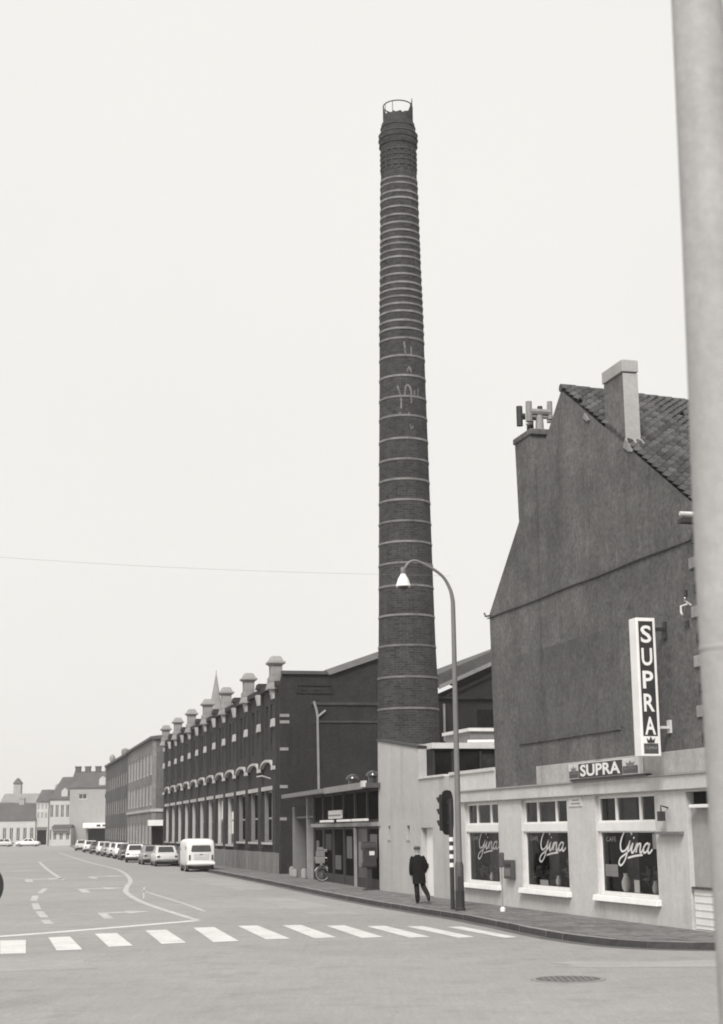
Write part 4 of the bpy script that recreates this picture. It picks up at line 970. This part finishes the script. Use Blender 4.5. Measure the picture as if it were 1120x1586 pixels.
for z in (.7, 1.15, 1.6):
    for a in range(6):
        aa = R(60*a + 10*z); put('card', MB().box(-.13,.13,-.012,.012,-.17,.17), (GREYM, DARK, PALEDOOR, WOODF)[(a+int(z*3)) % 4], rk, (.3*math.cos(aa),.3*math.sin(aa),z), rot=(R(-12),0,aa+R(90)))

post = thing('pale_pole', 'thick pale painted pole close to the camera at the right edge', 'pole', (1.447,6.0,.125))
q = MB(); q.lathe([(.2,0),(.2,.5),(.155,.56),(.142,1.6),(.139,3.3),(.119,4.6),(.106,5.8),(.098,8.2),(.03,8.3)], 40); put('shaft', q, POLE, post)
q = MB(); q.lathe([(.1395,2.93),(.1415,2.935),(.1415,2.95),(.1395,2.955)], 40, cap=False); put('clamp_strap', q, PLASTER_M, post)
put('strap_buckle', MB().box(-.02,.02,-.15,-.139,2.925,2.96), PLASTER_M, post)
ds = thing('round_traffic_sign', 'dark back of a round traffic sign cut by the left picture edge', 'traffic sign', (-5.30,22,0), R(38))
q = MB(); q.cyl_y((0,1.68), .312, -.012, .012, 40); put('disc', q, DARK, ds)
q = MB(); q.tube([(0,.06,0),(0,.06,2.0)], .035, 10); put('post', q, GREYM, ds)
put('clamp', MB().box(-.06,.06,.0125,.1,1.8,1.84).box(-.06,.06,.0125,.1,1.5,1.54), GREYM, ds)
q = MB(); q.lathe([(.16,0),(.16,.07),(.06,.12)], 14, (0,.06)); put('foot', q, GREYD, ds)
# overhead cable with its far post (just outside the picture)
wp = thing('cable_post', 'slim steel post carrying the overhead cable beyond the left edge', 'post', (-13.5,45,0))
q = MB(); q.tube([(0,0,0),(0,0,5),(0,0,10.8)], [.11,.09,.06], 10); put('shaft', q, GREYM, wp); q = MB(); q.lathe([(.2,0),(.2,.3),(.12,.36)], 14); put('foot', q, GREYM, wp)
cb2 = MB(); cb2.tube([(-13.5+ (16.1)*t, 45 - .35*t, 10.62 - 1.02*t - .55*math.sin(math.pi*t)*.25) for t in [i/24 for i in range(25)]], .0032, 5)
tag(put('overhead_cable', cb2, GREYM), 'thin overhead cable crossing the sky to the lamp post', 'cable')

# ------------------------------------------------------------------ vehicles (local x forward)
def loft(secs, n=20, p=.45):                      # secs: (x, half width, z0, z1, power)
    mb = MB(); vs_ = []
    for x, hw_, z0, z1, pw in secs:
        zc, hz = (z0+z1)/2, (z1-z0)/2
        for i in range(n):
            a = 2*math.pi*(i+.5)/n; ca, sa = math.cos(a), math.sin(a)
            vs_.append((x, hw_*math.copysign(abs(ca)**pw, ca), zc + hz*math.copysign(abs(sa)**pw, sa)))
    k = len(secs)
    mb.add(vs_, [(j*n+i, j*n+(i+1)%n, (j+1)*n+(i+1)%n, (j+1)*n+i) for j in range(k-1) for i in range(n)] + [tuple(range(n-1,-1,-1)), tuple((k-1)*n+i for i in range(n))])
    mb.smooth = True
    return mb
def wheels(t, xs, hw_, r_=.3):
    for x in xs:
        for sd in (-1, 1):
            q = MB(); q.cyl_y((x, r_), r_, sd*hw_-.09, sd*hw_+.09, 18); w = put('wheel', q, TYRE, t, bevel=.02)
            y = sd*(hw_+.092); q = MB(); q.cyl_y((x, r_), r_*.58, min(y, y-sd*.03), max(y, y-sd*.03)+.001, 16); put('hubcap', q, CHROME, w)
def quad(t, name, pts, m, off=.006, th=.004):
    P = [Vector(p) for p in pts]; nrm = (P[1]-P[0]).cross(P[2]-P[0]).normalized()
    put(name, MB().add([p + nrm*off for p in P] + [p - nrm*.02 for p in P], [(0,1,2,3),(0,4,5,1),(1,5,6,2),(2,6,7,3),(3,7,4,0)]), m, t)
def make_car(kind, m, label, loc, rz, group='cars parked along the street'):
    t = thing('parked_car', label, 'car', loc, rz, group)
    hb = kind == 'hatch'; L = 3.9 if hb else 4.3; W2 = .78 if hb else .83
    x0 = -L/2; x1 = L/2
    body = [(x0,W2*.86,.42,.74,.5),(x0+.06,W2*.95,.34,.84,.4),(x0+.3,W2,.28,.9,.35),(-.6,W2*1.01,.24,.93,.33),(.6,W2*1.01,.24,.93,.33),(x1-.5,W2*.98,.26,.86,.35),(x1-.08,W2*.92,.34,.78,.4),(x1,W2*.82,.42,.68,.5)]
    put('body', loft(body), m, t)
    a0, a1, b0, b1 = ((x0+.12, .55+.35, x0+.55, .35) if hb else (-1.35, 1.0, -.85, .4))
    zb, zt_ = .88, 1.40; wb_, wt = W2*.94, W2*.76
    cab = MB().frustum((a0,a1,-wb_,wb_),(b0,b1,-wt,wt),zb,zt_); put('cabin', cab, m, t, bevel=.06)
    def lerp(a, b, s): return tuple(a[i]+(b[i]-a[i])*s for i in range(3))
    def face(A, B, C_, D, i0=.12, i1=.12, j0=.14, j1=.12):     # A,B bottom; C,D top (B under C)
        bl = lerp(lerp(A,B,i0), lerp(D,C_,i0), j0); brr = lerp(lerp(A,B,1-i1), lerp(D,C_,1-i1), j0)
        tr = lerp(lerp(A,B,1-i1), lerp(D,C_,1-i1), 1-j1); tl_ = lerp(lerp(A,B,i0), lerp(D,C_,i0), 1-j1)
        return [bl, brr, tr, tl_]
    quad(t, 'windscreen', face((a1,-wb_,zb),(a1,wb_,zb),(b1,wt,zt_),(b1,-wt,zt_)), CARGLASS)
    quad(t, 'rear_window', face((a0,wb_,zb),(a0,-wb_,zb),(b0,-wt,zt_),(b0,wt,zt_)), CARGLASS)
    for sd in (-1, 1):
        A, B, C_, D = ((a0,-wb_,zb),(a1,-wb_,zb),(b1,-wt,zt_),(b0,-wt,zt_))
        if sd > 0: A, B, C_, D = ((a1,wb_,zb),(a0,wb_,zb),(b0,wt,zt_),(b1,wt,zt_))
        quad(t, 'side_window', face(A,B,C_,D,.1,.54), CARGLASS); quad(t, 'side_window', face(A,B,C_,D,.52,.1), CARGLASS)
    put('bumper', MB().box(x0-.09,x0-.0,-W2*.95,W2*.95,.40,.52), CHROME, t, bevel=.03); put('bumper', MB().box(x1,x1+.09,-W2*.92,W2*.92,.38,.5), CHROME, t, bevel=.03)
    for sd in (-1, 1):
        put('tail_lamp', MB().box(x0-.02,x0+.06,sd*W2*.74-.1,sd*W2*.74+.1,.6,.74), GREYD, t, bevel=.01)
        q = MB(); q.lathe([(.1,0),(.09,.05),(.02,.07)], 12); put('headlamp', q, CHROME, t, (x1-.06, sd*W2*.68, .6), rot=(0,R(90),0))
    put('number_plate', MB().box(x0-.1,x0-.091,-.26,.26,.44,.54) if False else MB().box(x0-.015,x0+.0,-.26,.26,.55,.66), OFFWHITE, t)
    put('underbody', MB().box(x0+.1,x1-.15,-W2*.94,W2*.94,.13,.32), BLACKP, t)  # spread to near body width; its black stands in for shade under the car
    wheels(t, (x0+.78, x1-.75), W2-.1); return t
HD = math.atan2(.9736, -.2284)
def kx(y): return -8.8 - (y-92.45)*.2346 - 1.05
row = [(113.2,'sedan',CARL,'pale saloon car parked just beyond the white van'), (118.9,'sedan',CARG,'grey saloon second beyond the van, half hidden'), (128.5,'hatch',CARW,'white hatchback standing out in the row with its side showing'),
       (139,'sedan',CARD,'dark saloon after the gap in the parked row'), (146,'hatch',CARW,'white hatchback behind the dark saloon'), (153.5,'sedan',CARL,'pale saloon sixth in the row beyond the van'),
       (161.5,'sedan',CARG,'mid grey saloon before the far dark block'), (170,'hatch',CARW,'white hatchback beside the darker brick block'), (181,'sedan',CARD,'small dark saloon near the far end of the row'), (195,'sedan',CARW,'white saloon last but one at the far end of the row'), (214,'sedan',CARL,'farthest pale saloon at the end of the parked row')]
for y, kd, m, lab in row:
    make_car('hatch' if kd == 'hatch' else 'sedan', m, lab, (kx(y) + (.35 if y < 115 else 0) - (.35 if y == 128.5 else 0), y, 0), HD + (R(-5) if y == 128.5 else 0) + (math.pi if kd == 'hatch' and y > 135 else 0))
for i, (x, m, kd) in enumerate(((-61.6,CARW,'sedan'),(-66.3,CARL,'hatch'),(-71.3,CARG,'sedan'))):
    make_car(kd, m, ('white saloon side on before the narrow white house far away','pale hatchback side on before the low terrace','grey saloon side on at the far left edge')[i], (x, 289, 0), R(180), 'cars parked before the low terrace')
van = thing('white_van', 'rounded white delivery van parked at the kerb, seen from behind', 'van', (-10.35,97.2,0), HD)
vb = [(-2.14,.70,.45,1.62,.42),(-2.1,.79,.36,1.74,.36),(-1.98,.835,.30,1.86,.33),(-1.7,.86,.27,1.93,.32),(-.8,.865,.26,1.95,.31),(.8,.865,.26,1.95,.31),(1.5,.85,.27,1.92,.32),(1.9,.80,.30,1.70,.36),(2.1,.72,.36,1.3,.42),(2.16,.6,.45,1.1,.5)]
put('body', loft(vb, 28), CARW, van)
put('rear_window', MB().prism_yz([(-.56,1.18),(.56,1.18),(.6,1.24),(.55,1.52),(.5,1.56),(-.5,1.56),(-.55,1.52),(-.6,1.24)], -2.16, -2.1), GREYD, van)
for i in range(4): put('window_bar', MB().box(-2.168,-2.161,-.52,.52,1.235+i*.085,1.25+i*.085), GREYM, van)
put('rear_lid', MB().box(-2.165,-2.13,-.45,.45,.72,1.08), CARL, van, bevel=.03)
put('number_plate', MB().box(-2.178,-2.166,-.24,.24,.86,.97), OFFWHITE, van); put('lid_handle', MB().box(-2.19,-2.166,-.1,.1,1.0,1.03), GREYD, van)
put('rear_bumper', MB().box(-2.27,-2.1,-.84,.84,.42,.58), WHITE, van, bevel=.04)
for sd in (-1, 1):
    put('tail_lamp', MB().box(-2.17,-2.09,sd*.68-.055,sd*.68+.055,.68,1.0), GREYD, van, bevel=.03)
    for a, b in ((.95,1.55),):
        quad(van, 'cab_window', ([(a,-.862,1.25),(b,-.845,1.25),(b-.1,-.78,1.68),(a,-.80,1.68)] if sd < 0 else [(b,.845,1.25),(a,.862,1.25),(a,.80,1.68),(b-.1,.78,1.68)]), CARGLASS, .02)
    put('side_vent', MB().box(-1.75,-1.4,sd*.862-.01,sd*.862+.01,1.3,1.5), GREYM, van)
    put('mirror', MB().box(1.5,1.55,sd*1.0-.08,sd*1.0+.08,1.3,1.5), GREYD, van)
put('windscreen', MB().prism_xz([(1.93,1.2),(2.08,1.2),(1.86,1.72),(1.74,1.72)], -.62, .62), CARGLASS, van)
put('underbody', MB().box(-2.05,1.9,-.78,.78,.16,.36), BLACKP, van); put('exhaust', MB().tube([(-2.2,.35,.3),(-1.8,.35,.3)], .03, 8), GREYD, van)
wheels(van, (-1.2, 1.2), .73, .33)

# ------------------------------------------------------------------ the walking man
def skin(verts, edges, rad, root=0, sub=2):
    me = bpy.data.meshes.new('sk'); me.from_pydata(verts, edges, []); me.update()
    o = bpy.data.objects.new('sk', me); COL.objects.link(o)
    md = o.modifiers.new('skin', 'SKIN'); md.use_smooth_shade = True; md.branch_smoothing = .4
    for i, r_ in enumerate(rad):
        v = me.skin_vertices[0].data[i]; v.radius = r_ if isinstance(r_, tuple) else (r_, r_); v.use_root = (i == root)
    sb = o.modifiers.new('sub', 'SUBSURF'); sb.levels = sub; sb.render_levels = sub
    dg = bpy.context.evaluated_depsgraph_get(); res = bpy.data.meshes.new_from_object(o.evaluated_get(dg))
    bpy.data.objects.remove(o); bpy.data.meshes.remove(me); return res
man = thing('person', 'person in dark coat and cap walking away past the white wall', 'person', (1.664,49.17,.126), R(6))
man.rotation_euler = (R(-2), R(-2), R(6))
V = []; E_ = []; Rd = []
def chain(pts, start=None):
    p = start; last = None
    for co, r_ in pts:
        V.append(co); Rd.append(r_); i = len(V)-1
        if p is not None: E_.append((p, i))
        p = i
    return p
pel = chain([((0,0,.95), (.15,.11))])
chest = chain([((0,.0,1.12), (.14,.1)), ((0,.01,1.3), (.165,.11))], pel)
neck = chain([((0,.02,1.42), (.1,.08)), ((0,.03,1.48), .055), ((0,.045,1.535), .06), ((0,.05,1.60), (.078,.092)), ((0,.045,1.675), .07)], chest)
for sd, kn, an, toe in ((-1, (-.075,.04,.5), (-.07,.0,.1), (-.075,.17,.045)), (1, (.12,.02,.53), (.22,-.30,.24), (.235,-.30,.05))):
    chain([((sd*.085,0,.86), .105), (kn, .088), (tuple((kn[i]*.35+an[i]*.65) for i in range(3)), .083), (an, .075), (toe, (.048,.035))], pel)
for sd, el, wr in ((-1, (-.225,-.02,1.1), (-.225,.05,.87)), (1, (.245,-.05,1.12), (.19,.09,.92))):
    h_ = chain([((sd*.165,.0,1.34), .06), (el, .048), (wr, .033), ((wr[0],wr[1]+.015,wr[2]-.05), (.04,.022))], chest)
    bx_, by_, bz_ = wr
    for k_, (dy, ln) in enumerate(((-.032,.075),(-.011,.085),(.011,.08),(.031,.065))):
        chain([((bx_, by_+.015+dy, bz_-.085), .009), ((bx_, by_+.022+dy, bz_-.085-ln*.5), .009), ((bx_-sd*.015, by_+.028+dy, bz_-.085-ln*.9), .007)], h_)
    chain([((bx_-sd*.01, by_+.055, bz_-.05), .01), ((bx_-sd*.02, by_+.07, bz_-.085), .009)], h_)
bm_ = skin(V, E_, Rd)
bm_.materials.append(SKIN); bm_.materials.append(TROUSER); bm_.materials.append(BLACKP)
for p in bm_.polygons:
    c = p.center; p.use_smooth = True
    if c.z > 1.46: p.material_index = 0
    elif abs(c.x) > .15 and .68 < c.z < .86: p.material_index = 0
    elif c.z < .1 or (c.x > .1 and c.y < -.15 and c.z < .24): p.material_index = 2
    else: p.material_index = 1
put('body', bm_, None, man)
ct = MB(); vv = []; n_ = 20
csec = [(.60,.205,.165,.0),(.64,.207,.165,0),(.85,.205,.16,0),(1.0,.205,.155,0),(1.15,.21,.152,0),(1.28,.212,.145,.005),(1.36,.19,.128,.01),(1.42,.135,.1,.015),(1.455,.085,.08,.02),(1.475,.07,.07,.025)]
for z, rx, ry, yo in csec:
    for i in range(n_):
        a = 2*math.pi*i/n_; fl = 1 + (.05*math.sin(a*5+z*3) if z < .9 else 0)
        vv.append((rx*math.cos(a)*fl, yo + ry*math.sin(a)*fl, z))
ct.add(vv, [(j*n_+i, j*n_+(i+1)%n_, (j+1)*n_+(i+1)%n_, (j+1)*n_+i) for j in range(len(csec)-1) for i in range(n_)]); ct.smooth = True
coat = put('coat', ct, COAT, man)
for sd, el, wr in ((-1, (-.225,-.02,1.1), (-.225,.045,.89)), (1, (.245,-.05,1.12), (.195,.085,.94))):
    q = MB(); q.tube(smooth_path([(sd*.12,0,1.39),(sd*.17,0,1.33),el,wr], 5), [.075,.085,.087,.086,.085,.083,.08,.076,.073,.07,.067,.065,.062,.06,.058,.056], 12); put('sleeve', q, COAT, coat)
q = MB(); q.lathe([(.092,1.635),(.106,1.66),(.108,1.69),(.09,1.72),(.03,1.735)], 20, (0,.045)); q.add([(x, y, 1.645) for x, y in ((-.07,.13),(.07,.13),(.06,.2),(0,.22),(-.06,.2))], [(0,1,2,3,4)]); put('cap', q, HAIR, man)
put('ear', MB().box(-.098,-.078,.03,.06,1.575,1.63).box(.078,.098,.03,.06,1.575,1.63), SKIN, man, bevel=.008)
put('nose', MB().frustum((-.015,.015,.13,.165),(-.008,.008,.13,.145),1.575,1.625), SKIN, man)

# ------------------------------------------------------------------ hazy air
hz = put('haze', MB().box(-1260, 1260, -360, 1860, -1.05, 47.5), None, kind='stuff')
hm = bpy.data.materials.new('haze'); hm.use_nodes = True; hn = hm.node_tree; hn.nodes.clear()
ho = hn.nodes.new('ShaderNodeOutputMaterial'); hv_ = hn.nodes.new('ShaderNodeVolumePrincipled')
hv_.inputs['Color'].default_value = (.97, .95, .93, 1); hv_.inputs['Density'].default_value = .00032
hn.links.new(hv_.outputs[0], ho.inputs['Volume']); hz.data.materials.append(hm)
hz['label'] = 'thin pale haze filling the street air'
